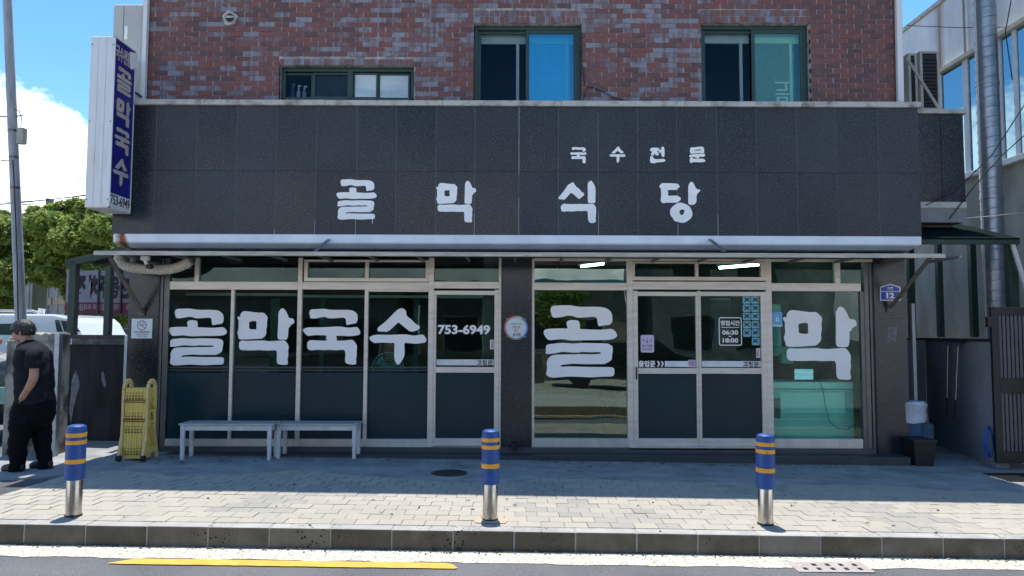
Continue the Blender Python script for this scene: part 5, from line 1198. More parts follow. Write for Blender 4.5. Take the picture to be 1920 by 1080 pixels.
# slightly uneven top
n_ = 12; top = [(a + (b - a) * k / n_, zt1 + uni(-.02, .01) - (0.05 if k < 2 else 0)) for k in range(n_ + 1)]
mb.prism([(a, -.1)] + top + [(b, -.1)], 9.25, 9.55); rel(mb.build('concrete_body', cwall_m, gw, bevel=.01))
mb = MB(); mb.box(a - .01, a + .15, 9.22, 9.3, -.1, zt1 - .09); rel(mb.build('corner_rib', cwall_m, gw, bevel=.01))
a2, b2 = X_(103, 9.22, 700), X_(112, 9.22, 700)
tag(box('gate_post', a2, b2, 9.18, 9.26, -.05, Z_(625, 9.2, 108), galv_m, bevel=.004), 'slim galvanised gate post at the end of the concrete stub', 'post')
a3, b3 = X_(111, 10.5, 740), X_(262, 10.5, 740)
bk = thing('blackened_wall', 'soot black concrete wall with peeling patches under the banner', 'wall', ((a3 + b3) / 2, 10.5, 0))
rel(box('wall_body', a3 - .1, b3 + .4, 10.5, 10.7, -.1, Z_(646, 10.5, 190), bwall_m, bk)); rel(box('ledge', X_(137, 10.5, 640), b3 + .4, 10.47, 10.7, Z_(646, 10.5, 190) + .001, Z_(635, 10.5, 190), M('ledge_concrete', (.16, .155, .14), .9, c2=(.05, .05, .05), sc=9), bk)); rel(box('top_cap', a3 - .1, b3 + .4, 10.46, 10.72, Z_(635, 10.5, 190) + .001, Z_(628, 10.5, 190), black_m, bk))
pt_m = M('flaked_patch', (.22, .22, .23), .9, c2=(.12, .12, .13), sc=20)
for pts in ([(135, 712), (142, 694), (147, 705), (150, 722), (144, 742), (138, 768), (133, 795), (130, 770), (133, 738)], [(190, 700), (194, 696), (200, 720), (197, 728), (191, 716)]):
    v = [W(x, y, 10.5) for x, y in pts]; rel(MB().prism([(p.x, p.z) for p in v], 10.494, 10.5).build('flaked_patch', pt_m, bk))
tag(box('downpipe_post', X_(231, 9.9, 740), X_(240, 9.9, 740), 9.88, 9.96, -.02, Z_(628, 9.9, 235), signw_m, bevel=.005), 'white square post between the blackened wall and the corner pillar', 'post')
# low wall reaching back to the left of the driveway (behind)
cpt = thing('carport', 'dark green steel carport frame with a banner behind the blackened wall', 'carport', (X_(180, 10.6), 11, 0))
Yc = 10.6
zb1 = Z_(628, Yc, 190) + .001
def colm(px0, px1, Y, py_top, py_bot=628, nm='post'):
    o = box(nm, X_(px0, Y, 560), X_(px1, Y, 560), Y, Y + .1, zb1 if py_bot == 628 else Z_(py_bot, Y, px0), Z_(py_top, Y, (px0 + px1) / 2), greens_m, cpt, bevel=.004); rel(o); return o
colm(127, 140.5, Yc, 489); colm(195, 206, Yc, 500)
rel(MB().beam(W(127, 494, Yc + .05), W(262, 462, Yc + .05), .1, .10).build('eave_beam', greens_m, cpt))
p0, p1 = W(127, 490, Yc), W(262, 458, Yc)
mb = MB(); mb.add([p0, p1, (p1.x, 13.6, p1.z + .1), (p0.x, 13.6, p0.z + .1), p0 + Vector((0, 0, .03)), p1 + Vector((0, 0, .03)), (p1.x, 13.6, p1.z + .13), (p0.x, 13.6, p0.z + .13)], [(0, 1, 2, 3), (7, 6, 5, 4), (0, 4, 5, 1), (1, 5, 6, 2), (2, 6, 7, 3), (3, 7, 4, 0)]); rel(mb.build('roof_sheet', M('green_roof_sheet', (.025, .05, .045), .6), cpt))
for k in range(4): rel(MB().beam((p0.x + .1, 11.1 + k * .7, p0.z + .0), (p1.x, 11.1 + k * .7, p1.z - .0), .06, .06).build('rafter', greens_m, cpt))
rel(box('back_post', X_(197, 13.4, 560), X_(206, 13.4, 560), 13.4, 13.5, 0, p0.z + .1, greens_m, cpt))
# banner seen from behind, mirrored writing
Yn = 12.2
ban = thing('parking_banner', 'mesh banner seen from behind with mirrored Korean letters and a red lower band', 'banner', (X_(190, Yn), Yn, Z_(580, Yn, 190)))
x0, x1, z0, z1 = X_(124, Yn, 540), X_(275, Yn, 540), Z_(587, Yn, 190), Z_(507, Yn, 190)
zr = Z_(567, Yn, 190)
bnm = M('banner_fabric', (.27, .27, .32), .8, c2=(.22, .22, .27), sc=2); bnr = M('banner_red', (.20, .035, .06), .8)
rel(MB().box(x0, x1, Yn, Yn + .006, zr + .0005, z1).build('cloth', bnm, ban)); rel(MB().box(x0, x1, Yn, Yn + .006, z0, zr).build('red_band', bnr, ban))
bnk = M('banner_black', (.035, .03, .045), .8); bnw = M('banner_white', (.30, .28, .32), .8)
for ch, xa_, xb_2 in (('장', 141, 161), ('차', 163, 184), ('주', 187, 204), ('용', 206, 224), ('전', 227, 248)):
    rel(text(ch, xa_, 514 + (xa_ - 141) * .06, xb_2, 560, Yn - .002, bnk, ban, .07, th=.002, flip=True))
rel(text('점 전용 · 고객외 지정인외 주차금지', 142, 570, 262, 582, Yn - .002, bnw, ban, .04, th=.002, flip=True))
for q in (186, 228): rel(MB().box(X_(q, Yn, 540) - .012, X_(q, Yn, 540) + .012, Yn - .03, Yn - .008, z0, z1 + .05).build('batten', black_m, ban))
rel(MB().box(x0, x1, Yn - .02, Yn - .008, z0 - .04, z0 - .002).build('lower_rail', black_m, ban))
# utility pole
pl0, pl1 = W(39, 600, 10.9), W(12, -40, 10.9)
pole = thing('utility_pole', 'leaning grey concrete utility pole with step pegs and a small meter box', 'utility pole', (pl0.x, 10.9, 0))
d = (pl1 - pl0); base = pl0 - d * ((pl0.z + .1) / d.z); topp = pl1 + d * .25
rel(MB().tube([base, pl0, pl0.lerp(pl1, .5), pl1, topp], [.10, .075, .068, .06, .055], 16).build('shaft', polem_m, pole, smooth=True))
for px, py, sd in ((21, 218, 1), (30, 302, -1), (42, 383, 1), (22, 219, -1)):
    c_ = W(px, py, 10.9); rel(MB().tube([c_, c_ + Vector((sd * .2, -.03, .0))], .009, 6).build('step_peg', steel_m, pole))
for py in (250, 300, 357):
    f_ = (600 - py) / 640; c_ = pl0.lerp(pl1, f_); rel(MB().tube([c_ - Vector((0, 0, .02)), c_ + Vector((0, 0, .02))], .076 - .012 * f_, 16).build('clamp_band', steel_m, pole, smooth=True))
c_ = W(41, 254, 10.85); rel(MB().box(c_.x - .05, c_.x + .05, c_.y - .05, c_.y + .05, c_.z - .13, c_.z + .11).build('meter_box', M('meter_beige', (.42, .39, .32), .6), pole, bevel=.006))
rel(MB().tube([W(x, y, 10.8) for x, y in ((28, 205), (36, 208), (40, 222), (39, 238))], .007, 6).build('conduit', black_m, pole)); rel(MB().tube([W(x, y, 10.75) for x, y in ((24, 300), (26, 330), (28, 380), (32, 480), (34, 600), (37, 640))], .010, 6).build('conduit', black_m, pole))
# overhead wires
for (p, q, s_, yy, r, lab) in (((-60, 388), (170, 358), 6, 30, .02, 'upper thin wire crossing the clouds behind the pole'), ((-60, 384), (170, 362), 4, 30.5, .015, 'lower thin wire crossing the clouds behind the pole'), ((-40, 350), (166, 330), 3, 42, .015, 'faint distant wire high over the clouds')):
    a, b = W(p[0], p[1], yy), W(q[0] + 90, q[1] - 8, yy); v = [a.lerp(b, k / 10) - Vector((0, 0, .1 * math.sin(math.pi * k / 10))) for k in range(11)]
    tag(MB().tube(v, r, 5).build('overhead_wire', black_m), lab, 'wire')
# trees
leaf_m = attr_mat('leaf', [(0, (.08, .125, .02)), (.45, (.22, .30, .05)), (1, (.40, .46, .13))], rough=.5, vary=.3, big=.1, bump=0, fine=.05, spec=.5)
lt = leaf_m.node_tree; pb = lt.nodes['Principled BSDF']; tl = lt.nodes.new('ShaderNodeBsdfTranslucent'); ms = lt.nodes.new('ShaderNodeMixShader'); ms.inputs[0].default_value = .58
src = pb.inputs['Base Color'].links[0].from_socket; lt.links.new(src, tl.inputs[0]); lt.links.new(pb.outputs[0], ms.inputs[1]); lt.links.new(tl.outputs[0], ms.inputs[2])
lt.links.new(ms.outputs[0], [n for n in lt.nodes if n.type == 'OUTPUT_MATERIAL'][0].inputs[0])
bark_m = M('bark', (.10, .085, .065), .95, c2=(.05, .042, .033), sc=14, stretch=(1, 1, .3), bump=.8, bsc=30)
rs = np.random.RandomState(5)
def crown(name, parent, clumps, n, size, m=leaf_m):
    "clumps: (center, radii)"
    ws = np.array([r[0] * r[1] + r[2] * r[0] for _, r in clumps]); ws /= ws.sum(); idx = rs.choice(len(clumps), n, p=ws)
    cs = np.array([c for c, _ in clumps])[idx]; rd = np.array([r for _, r in clumps])[idx]
    u = rs.normal(size=(n, 3)); u /= np.linalg.norm(u, axis=1)[:, None]; rr = rs.uniform(.55, 1.05, n)[:, None]; c = cs + u * rd * rr
    nrm = u * .6 + rs.normal(size=(n, 3)) * .9 + np.array([0, -.2, .6]); nrm /= np.linalg.norm(nrm, axis=1)[:, None]
    t = np.cross(nrm, rs.normal(size=(n, 3))); t /= np.linalg.norm(t, axis=1)[:, None]; b = np.cross(nrm, t); s = size * rs.uniform(.6, 1.3, n)[:, None]
    v = np.stack([c - t * s, c + b * s * .45, c + t * s, c - b * s * .45], 1).reshape(-1, 3)
    me = bpy.data.meshes.new(name); me.vertices.add(4 * n); me.vertices.foreach_set('co', v.ravel()); me.loops.add(4 * n); me.loops.foreach_set('vertex_index', np.arange(4 * n, dtype=np.int32)); me.polygons.add(n); me.polygons.foreach_set('loop_start', np.arange(0, 4 * n, 4, dtype=np.int32)); me.polygons.foreach_set('loop_total', np.full(n, 4, dtype=np.int32)); me.update(calc_edges=True)
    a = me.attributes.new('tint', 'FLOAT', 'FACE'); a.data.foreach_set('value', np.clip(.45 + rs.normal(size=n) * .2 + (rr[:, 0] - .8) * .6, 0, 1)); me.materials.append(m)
    o = link(name, me, parent); return o
def tree(label, base, limbs, clumps, n, size, group=None):
    t_ = thing('broadleaf_tree', label, 'tree', base, group)
    tk = MB()
    for pts, r0, r1 in limbs:
        pts = [Vector(p) - Vector(base) for p in pts]; tk.tube(pts, [r0 + (r1 - r0) * k / (len(pts) - 1) for k in range(len(pts))], 9)
    tk.build('trunk', bark_m, t_, smooth=True)
    o = crown('crown', t_, [(Vector(c) - Vector(base), r) for c, r in clumps], n, size)
    return t_
Yt = 19.0
def PT(px, py, dy=0): return W(px, py, Yt + dy)
def cl_px(lst): return [((PT(x, y, dy)[0], PT(x, y, dy)[1], PT(x, y, dy)[2]), (r / 73., r / 73. * 1.1, r / 73. * .72)) for x, y, r, dy in lst]
big = [(x + uni(-6, 6), y + uni(-6, 6), uni(24, 38), uni(-1.6, 1.8)) for x, y in ((85, 425), (120, 415), (155, 420), (190, 425), (215, 440), (240, 450), (60, 450), (95, 455), (130, 450), (165, 455), (200, 460), (235, 480), (70, 480), (100, 490), (135, 490), (170, 490), (205, 495), (90, 515), (130, 520), (165, 520), (110, 440), (180, 440), (260, 500), (150, 500), (115, 470), (150, 425), (205, 425), (260, 460))]
edge = [(x + uni(-6, 6), y + uni(-5, 5), uni(11, 19), uni(-1.5, 1.5)) for x, y in ((70, 400), (95, 395), (118, 390), (140, 388), (160, 392), (182, 398), (205, 402), (62, 505), (82, 512), (104, 522), (118, 532), (138, 545), (128, 560), (150, 535), (170, 550), (146, 572), (190, 535), (212, 540), (230, 520), (56, 470), (50, 440), (72, 525))]
low = edge + [(180, 598, 20, .3), (215, 600, 22, .4), (195, 612, 22, -.3), (235, 590, 22, .3), (150, 545, 20, .2)]
bx_, bz_ = PT(160, 700), PT(150, 700)
tb0 = (PT(185, 640).x, Yt, -.1)
tree('large green tree spreading behind the carport and the projecting sign', tb0,
     [([tb0, PT(182, 640), PT(168, 590), PT(148, 545), PT(120, 500)], .22, .08), ([PT(168, 590), PT(180, 540), PT(200, 490)], .12, .05), ([PT(152, 550), PT(140, 500), PT(150, 450)], .10, .04), ([PT(150, 548), PT(110, 520), PT(75, 505)], .08, .03)],
     cl_px(big + low), 60000, .075, 'street trees left of the shop')
lf = [(x + uni(-5, 5), y + uni(-5, 5), uni(22, 32), uni(-1, 1.5)) for x, y in ((-60, 440), (-30, 425), (0, 425), (15, 440), (30, 445), (-10, 460), (15, 475), (-30, 480), (25, 500), (0, 505), (-25, 520), (10, 535), (-50, 510), (-10, 560), (12, 565), (42, 430), (45, 470), (48, 500))] + [(x + uni(-5, 5), y, uni(11, 17), uni(-1, 1)) for x, y in ((-10, 400), (8, 404), (24, 410), (36, 416), (20, 545), (32, 528), (4, 585))]
tb1 = (PT(-20, 600).x, Yt + 1, -.1)
tree('smaller green tree left of the utility pole above the white van', tb1, [([tb1, PT(-20, 560), PT(-10, 500)], .16, .06)], cl_px(lf), 34000, .075, 'street trees left of the shop')
# van
Yv = 14.0
van = thing('white_van', 'white van parked behind the concrete wall with only roof and windows showing', 'van', (X_(60, Yv) - .5, Yv, 0))
vw_m = M('van_white_paint', (.72, .74, .77), .22, c2=(.68, .70, .73), coat=.6); vg = M('van_window', (.02, .028, .03), .08, spec=.8)
zr_ = Z_(589, Yv, 60); xw = X_(175, Yv, 620)
prof = [(-14.2, .35), (-14.25, 1.2), (-14.1, zr_ - .15), (-13.8, zr_ - .02), (-12.0, zr_ + .03), (X_(100, Yv), zr_), (X_(128, Yv), zr_ - .06), (X_(140, Yv), zr_ - .16), (X_(160, Yv), zr_ - .50), (X_(185, Yv), zr_ - .85), (X_(235, Yv), zr_ - 1.0), (X_(262, Yv), zr_ - 1.15), (X_(268, Yv), .8), (X_(268, Yv), .35)]
prof = [(x, max(.3, z)) for x, z in prof]
rel(MB().prism(prof, Yv, Yv + 1.65).build('body', vw_m, van, bevel=.06)); 
def vwin(pts, nm='window', m=None, y=Yv - .008):
    v = [W(a, b, Yv) for a, b in pts]; rel(MB().prism([(p.x, p.z) for p in v], y, y + .006).build(nm, m or vg, van))
vwin([(-60, 628), (-60, 607), (24, 607), (30, 612), (31, 628)]); vwin([(36, 628), (36, 610), (60, 609), (66, 613), (68, 628)], m=M('panel_recess', (.5, .56, .64), .3)); vwin([(103, 600), (111, 600), (118, 622), (107, 622)]); vwin([(113.5, 600.5), (126, 602), (140, 611), (152, 622), (121, 622)])
rel(MB().tube([W(-40, 583, Yv + .3), W(60, 583, Yv + .3), W(74, 587, Yv + .3)], .025, 8).build('roof_rail', M('rail_grey', (.45, .47, .5), .4, .3), van)); rel(MB().tube([W(76, 590, Yv + .3), W(79, 579, Yv + .3)], .06, 10).build('roof_lamp', vw_m, van))
for q in (-40, 215): 
    c_ = X_(q, Yv); rel(MB().tube([(c_, Yv - .02, .33), (c_, Yv + .25, .33)], .33, 20).build('wheel', black_m, van, smooth=True))
# flatbed truck at the very edge
Yk = 10.3
tr = thing('flatbed_truck', 'pale green flatbed truck with a tarpaulin load cut off at the picture edge', 'truck', (-8.3, Yk, 0))
xe = X_(13.5, Yk, 740); grn = M('truck_green', (.22, .42, .36), .5, c2=(.17, .34, .29), sc=3)
rel(box('side_board', xe - 2.6, xe, Yk, Yk + .04, Z_(758, Yk, 0), Z_(726, Yk, 0), grn, tr, bevel=.005)); rel(box('bed', xe - 2.6, xe, Yk + .05, Yk + 1.5, Z_(758, Yk, 0) + .02, Z_(758, Yk, 0) + .1, grn, tr)); rel(box('board_rail', xe - 2.6, xe + .003, Yk - .012, Yk - .001, Z_(743, Yk, 0), Z_(739, Yk, 0), grn, tr))
rel(box('chassis', xe - 2.6, xe - .1, Yk + .2, Yk + 1.3, .3, Z_(758, Yk, 0), black_m, tr)); rel(box('cab', xe - 4.4, xe - 2.7, Yk, Yk + 1.6, .35, 1.9, grn, tr, bevel=.08)); 
for q in (xe - .55, xe - 3.6): rel(MB().tube([(q, Yk + .0, .3), (q, Yk + .2, .3)], .3, 20).build('wheel', black_m, tr, smooth=True))
mb = MB(); nn_ = 10
me = bpy.data.meshes.new('tarpaulin'); bm = bmesh.new(); bmesh.ops.create_icosphere(bm, subdivisions=4, radius=1)
from mathutils import noise as mn
for v in bm.verts: v.co = Vector((v.co.x * 1.1, v.co.y * .6, v.co.z * .32)) * (1 + .25 * mn.noise(v.co * 3))
bm.to_mesh(me); bm.free(); me.materials.append(M('tarp_grey', (.30, .30, .28), .8, c2=(.10, .10, .10), sc=5, det=8, lo=.4, hi=.6))
tp = link('tarpaulin_load', me, None, smooth=True); tp.location = (xe - 1.05, Yk + .75, Z_(705, Yk, 0)); tag(tp, 'crumpled grey tarpaulin heaped on the pale green flatbed', 'tarpaulin')
tag(box('storage_box', X_(-80, 10.9, 660), X_(13, 10.9, 660), 11.9, 12.5, 1.0, Z_(643, 11.9, 0), M('box_white', (.6, .62, .66), .5), bevel=.02), 'white box panel stacked behind the tarpaulin at the picture edge', 'box')
tag(MB().tube([W(-60, 640, 12.0), W(-30, 634, 12.0), W(-14, 637, 12.0), W(1, 641, 12.0)], .045, 10).build('rolled_tarp', M('orange_blue_roll', (.6, .16, .05), .6, c2=(.03, .04, .2), sc=3, lo=.48, hi=.52)), 'orange and blue rolled sheet lying over the white box', 'roll')
# background buildings on the left
bh = thing('grey_shed', 'pale concrete shed behind the van below the tree', 'shed', (X_(70, 26), 26, 0))
shm = M('shed_wall', (.40, .38, .35), .9, c2=(.30, .285, .265), sc=2, det=8)
a, b = X_(14, 26, 560), X_(125, 26, 560); zt3 = Z_(497, 26, 60)
rel(box('front_wall', a, b + 1.5, 26, 26.2, -.2, zt3, shm, bh)); rel(box('side_wall', a - .01, a + .2, 26.2, 32, -.2, zt3, shm, bh)); rel(box('roof', a - .15, b + 1.6, 25.9, 32, zt3, zt3 + .08, M('shed_roof', (.3, .29, .27), .8), bh))
p, q = W(78, 558, 25.98), W(96, 572, 25.98); rel(box('shutter', p.x, q.x, 25.95, 25.99, q.z, p.z, M('tan_shutter', (.50, .36, .22), .7), bh)); p, q = W(101, 559, 25.98), W(124, 571, 25.98); rel(box('shutter', p.x, q.x, 25.95, 25.99, q.z, p.z, MATS['tan_shutter'], bh))
for q in (34, 52, 88, 106): rel(box('panel_rib', X_(q, 26) - .03, X_(q, 26) + .03, 25.94, 26, -.2, zt3 - .02, shm, bh))
rel(box('window', X_(16, 26), X_(24, 26), 25.96, 25.99, Z_(573, 26, 20), Z_(563, 26, 20), vg, bh))
tag(box('square_column', X_(60, 22, 560), X_(68, 22, 560), 22, 22.5, -.2, Z_(520, 22, 64), M('olive_column', (.10, .11, .06), .9)), 'dark olive post standing behind the van under the tree', 'post')
hb = thing('white_house', 'low white house glimpsed under the banner behind the tree', 'house', (X_(200, 30), 30, 0))
rel(box('wall', X_(150, 30), X_(330, 30), 30, 36, -.3, Z_(596, 30, 200), M('house_white', (.5, .48, .44), .9), hb)); rel(box('roof', X_(148, 29.7), X_(330, 30), 29.5, 36.2, Z_(596, 30, 200), Z_(588, 30, 200), M('roof_pale', (.55, .56, .57), .8), hb)); rel(box('door', X_(203, 29.9), X_(232, 29.9), 29.94, 29.99, Z_(612, 30), Z_(598, 30), M('brick_red_door', (.22, .08, .06), .8), hb)); rel(box('ledge', X_(165, 29.9), X_(240, 29.9), 29.7, 29.95, Z_(620, 30), Z_(617, 30), MATS['roof_pale'], hb))
hc = thing('tiled_house', 'far house roof edge just above the tree beside the projecting sign', 'house', (X_(90, 34), 34, 0))
rel(box('wall', X_(40, 34), X_(200, 34), 34, 40, -.3, Z_(406, 34, 90), M('house_grey', (.4, .4, .39), .9), hc)); rel(MB().prism([(X_(36, 34), Z_(406, 34, 90)), (X_(55, 34), Z_(399, 34, 90)), (X_(200, 34), Z_(396, 34, 90)), (X_(220, 34), Z_(406, 34, 90))], 33.6, 40).build('roof', M('roof_brown', (.22, .16, .13), .9), hc)); rel(box('chimney', X_(63, 34), X_(69, 34), 34.5, 34.9, Z_(400, 34, 66), Z_(368, 34, 66), M('chimney_grey', (.16, .16, .16), .9), hc))

# ------------------------------------------------------------------ right side: neighbour building, canopy, yard things
XN = 7.5
nb = thing('neighbour_building', 'white rendered building with tall band of windows beyond the spiral duct', 'building', (XN, 12, 0))
nw = bpy.data.materials.new('neighbour_render'); nw.use_nodes = True; t = nw.node_tree; b_ = t.nodes['Principled BSDF']; b_.inputs['Roughness'].default_value = .85
geo = t.nodes.new('ShaderNodeNewGeometry'); mp_ = t.nodes.new('ShaderNodeMapping'); mp_.inputs['Scale'].default_value = (1, 1.1, .6); t.links.new(geo.outputs['Position'], mp_.inputs[0])
nz = t.nodes.new('ShaderNodeTexNoise'); nz.inputs['Scale'].default_value = 1.6; nz.inputs['Detail'].default_value = 9; t.links.new(mp_.outputs[0], nz.inputs['Vector'])
sx = t.nodes.new('ShaderNodeSeparateXYZ'); t.links.new(geo.outputs['Position'], sx.inputs[0])
r1 = t.nodes.new('ShaderNodeValToRGB'); r1.color_ramp.elements[0].position = .38; r1.color_ramp.elements[0].color = (.66, .68, .70, 1); r1.color_ramp.elements[1].position = .6; r1.color_ramp.elements[1].color = (.86, .87, .88, 1); t.links.new(nz.outputs[0], r1.inputs[0])
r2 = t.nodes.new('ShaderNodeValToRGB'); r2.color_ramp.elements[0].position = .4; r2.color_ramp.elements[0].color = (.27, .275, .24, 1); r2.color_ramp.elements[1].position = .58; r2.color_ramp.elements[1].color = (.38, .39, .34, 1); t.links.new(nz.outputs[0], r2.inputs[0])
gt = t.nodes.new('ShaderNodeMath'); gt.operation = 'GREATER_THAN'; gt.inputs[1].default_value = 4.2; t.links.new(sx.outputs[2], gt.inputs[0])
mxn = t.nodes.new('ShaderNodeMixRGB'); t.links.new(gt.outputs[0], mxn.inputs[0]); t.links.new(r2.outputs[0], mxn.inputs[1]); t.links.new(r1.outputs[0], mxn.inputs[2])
# rust stain
sb1 = t.nodes.new('ShaderNodeMath'); sb1.operation = 'SUBTRACT'; t.links.new(sx.outputs[1], sb1.inputs[0]); sb1.inputs[1].default_value = 12.72
ab1 = t.nodes.new('ShaderNodeMath'); ab1.operation = 'ABSOLUTE'; t.links.new(sb1.outputs[0], ab1.inputs[0])
ls1 = t.nodes.new('ShaderNodeMath'); ls1.operation = 'MULTIPLY_ADD'; t.links.new(ab1.outputs[0], ls1.inputs[0]); ls1.inputs[1].default_value = -6; ls1.inputs[2].default_value = .95; 
mp3 = t.nodes.new('ShaderNodeMapping'); mp3.inputs['Scale'].default_value = (1, 20, .5); t.links.new(geo.outputs['Position'], mp3.inputs[0]); nz3 = t.nodes.new('ShaderNodeTexNoise'); nz3.inputs['Scale'].default_value = 1; nz3.inputs['Detail'].default_value = 5; t.links.new(mp3.outputs[0], nz3.inputs['Vector'])
ml = t.nodes.new('ShaderNodeMath'); ml.operation = 'MULTIPLY'; ml.use_clamp = True; t.links.new(ls1.outputs[0], ml.inputs[0]); t.links.new(nz3.outputs[0], ml.inputs[1])
ml2 = t.nodes.new('ShaderNodeMath'); ml2.operation = 'MULTIPLY'; t.links.new(ml.outputs[0], ml2.inputs[0]); t.links.new(gt.outputs[0], ml2.inputs[1]); ml3 = t.nodes.new('ShaderNodeMath'); ml3.operation = 'MULTIPLY'; ml3.use_clamp = True; ml3.inputs[1].default_value = 1.8; t.links.new(ml2.outputs[0], ml3.inputs[0])
mx2 = t.nodes.new('ShaderNodeMixRGB'); t.links.new(ml3.outputs[0], mx2.inputs[0]); t.links.new(mxn.outputs[0], mx2.inputs[1]); mx2.inputs[2].default_value = (.34, .17, .10, 1); t.links.new(mx2.outputs[0], b_.inputs['Base Color'])
rel(box('wall', XN, XN + 6, 7.4, 15.5, -.2, 7.4, nw, nb)); rel(box('parapet_edge', XN - .04, XN + .1, 7.4, 15.55, 7.4, 7.47, coping_m, nb))
zwa, zwb2 = 4.25, 6.15
def ycut(px): return XN * F / (px - 960)
pvc = M('white_pvc', (.62, .66, .70), .4)
wn = thing; 
wband = bpy.data.objects.new('window_band', None); C.objects.link(wband); wband.parent = nb; wband.location = -nb.location
cuts = [ycut(q) for q in (1765, 1780, 1829, 1893, 1925)] + [8.2]
box('sill', XN - .10, XN + .02, 8.0, cuts[0] + .06, zwa - .09, zwa, pvc, wband, bevel=.005); box('head_trim', XN - .10, XN + .02, 8.0, cuts[0] + .06, zwb2, zwb2 + .07, M('cream_trim', (.60, .56, .44), .6), wband)
ngl = [glass('neighbour_glass', (.3, .4, .45), 1.0, (.5, .8, .95), base=.35), None]
for i, yc in enumerate(cuts):
    wdt = .04 if i in (0, 1, 4) else .07
    box('frame_post', XN - .035, XN - .0, yc - wdt, yc + wdt, zwa + .002, zwb2 - .002, pvc, wband)
for i in range(len(cuts) - 1):
    y1_, y0_ = cuts[i] - .04, cuts[i + 1] + .04
    if y1_ - y0_ > .05: box('pane', XN - .014, XN - .009, y0_, y1_, zwa, zwb2, ngl[0] if i < 4 else ngl[0], wband); 
box('room_back', XN - .006, XN - .002, 8.0, cuts[0], zwa, zwb2, M('neighbour_room', (.04, .07, .08), .8), wband)
rel(MB().tube([(XN - .05, ycut(1829) - .05, 7.4), (XN - .05, ycut(1829) - .05, zwb2 + .05)], .02, 8).build('wall_conduit', M('grey_conduit', (.4, .38, .35), .7), nb))
# flank end facing the street and rear wall behind the passage
rw = thing('rear_wall', 'beige rear wall with a dark doorway deep in the passage', 'wall', (6.5, 15.3, 0))
rel(box('wall_body', 5.0, 7.49, 15.3, 15.5, -.2, 3.4, M('beige_wall', (.50, .46, .38), .9, c2=(.36, .33, .27), sc=1.5, det=8), rw)); a, b = W(1722, 585, 15.2), W(1802, 700, 15.2)
rel(box('door_frame', a.x, b.x, 15.24, 15.28, 0, a.z, black_m, rw)); rel(box('door', a.x + .1, b.x - .1, 15.2, 15.23, 0, a.z - .1, M('grey_door', (.16, .16, .17), .7), rw)); rel(box('concrete_band', 5.0, 7.48, 15.1, 15.29, Z_(520, 15.2, 1780), Z_(512, 15.2, 1780), coping_m, rw))
a, b = W(1786, 475, 15.25), W(1824, 511, 15.25); rel(box('sunlit_rubble_panel', a.x, b.x, 15.2, 15.25, b.z, a.z, M('sunlit_rubble', (.7, .66, .55), .9, c2=(.3, .28, .2), sc=16), rw))  # pale colour stands in for sunlight on rubble in an opening
# spiral duct
dx0, dx1 = W(1850, 0, 10.8), W(1862, 575, 10.8); dux = (dx0.x + dx1.x) / 2
duct = thing('spiral_duct', 'wide spiral galvanised exhaust duct rising past the neighbour building', 'duct', (dux, 10.8, .6))
rel(MB().tube([(dux, 10.8, .4), (dux, 10.8, 9)], .148, 28).build('pipe', galv_m, duct, smooth=True))
rg = MB(); zz = .5
while zz < 9:
    rg.tube([(dux + .150 * math.cos(a), 10.8 + .150 * math.sin(a), zz + a / (2 * math.pi) * .15) for a in np.linspace(0, 2 * math.pi, 25)], .005, 4, cap=False); zz += .15
tag(rel(rg) if False else rg.build('seam_ridge', galv_m, duct), kind='stuff'); rel(duct.children[-1]) if False else None
for o in duct.children:
    if o.name.startswith('seam_ridge'): rel(o)
for zz in (2.25, 3.6, 5.3): rel(MB().lathe([(.153, 0), (.157, .002), (.157, .04), (.153, .042)], (dux, 10.8, zz), 28).build('clamp_band', galv_m, duct, smooth=True))
# thin riser beside the duct
tag(MB().tube([(dux - .175, 10.75, .8), (dux - .175, 10.75, 9)], .012, 8).build('riser_pipe', M('riser_pale', (.55, .55, .52), .6)), 'thin pale riser pipe running up beside the spiral duct', 'pipe')
# green canopy over the side passage
gc = thing('side_canopy', 'dark green ribbed lean-to canopy on steel posts over the side passage', 'canopy', (6.0, 10.8, 0))
xr = X_(1908, 9.6, 450); zf_, zbk = Z_(450, 9.6, 1908), Z_(412, 11.4, 1770)
dgs = M('green_ribbed_sheet', (.006, .016, .015), .9, spec=.05)
x_l = 5.25
rel(MB().prism([(9.55, zf_), (12.6, zf_ + (zbk - zf_) / 1.85 * 3.05), (12.6, zf_ + .02 + (zbk - zf_) / 1.85 * 3.05), (9.55, zf_ + .02)], x_l, xr, 'X').build('roof_sheet', dgs, gc))  # rear stretch is unseen, added to shade the passage ground
sl = (zbk - zf_) / 1.9
for k in range(10):
    X = x_l + .12 + k * (xr - x_l - .2) / 9; rel(MB().prism([(9.57, zf_ - .012 + .02 * sl), (11.4, zbk - .012), (11.4, zbk + .0), (9.57, zf_ + .0)], X - .012, X + .012, 'X').build('rib', M('rib_green', (.02, .045, .04), .7, spec=.1), gc))
for k in range(4):
    y = 9.7 + k * .55; rel(MB().box(x_l, xr, y, y + .05, zf_ + (y - 9.55) * sl - .07, zf_ + (y - 9.55) * sl - .015).build('purlin', greens_m, gc))
rel(MB().box(x_l - .2, xr, 9.56, 9.62, zf_ - .06, zf_ - .002).build('front_beam', greens_m, gc))
rel(MB().beam((xr - .03, 9.6, zf_ - .03), (xr - .03, 11.45, zbk - .03), .06, .1).build('edge_beam', greens_m, gc))
def gpost(px0, px1, Y, py0, py1, nm='post'): rel(box(nm, X_(px0, Y, 540), X_(px1, Y, 540), Y, Y + .09, Z_(py1, Y, px0), Z_(py0, Y, px0), greens_m, gc))
gpost(1822, 1833, 11.6, 425, 632); gpost(1760, 1769, 11.6, 425, 632); gpost(1893, 1911, 9.7, 455, 640); gpost(1706, 1716, 11.6, 450, 632)
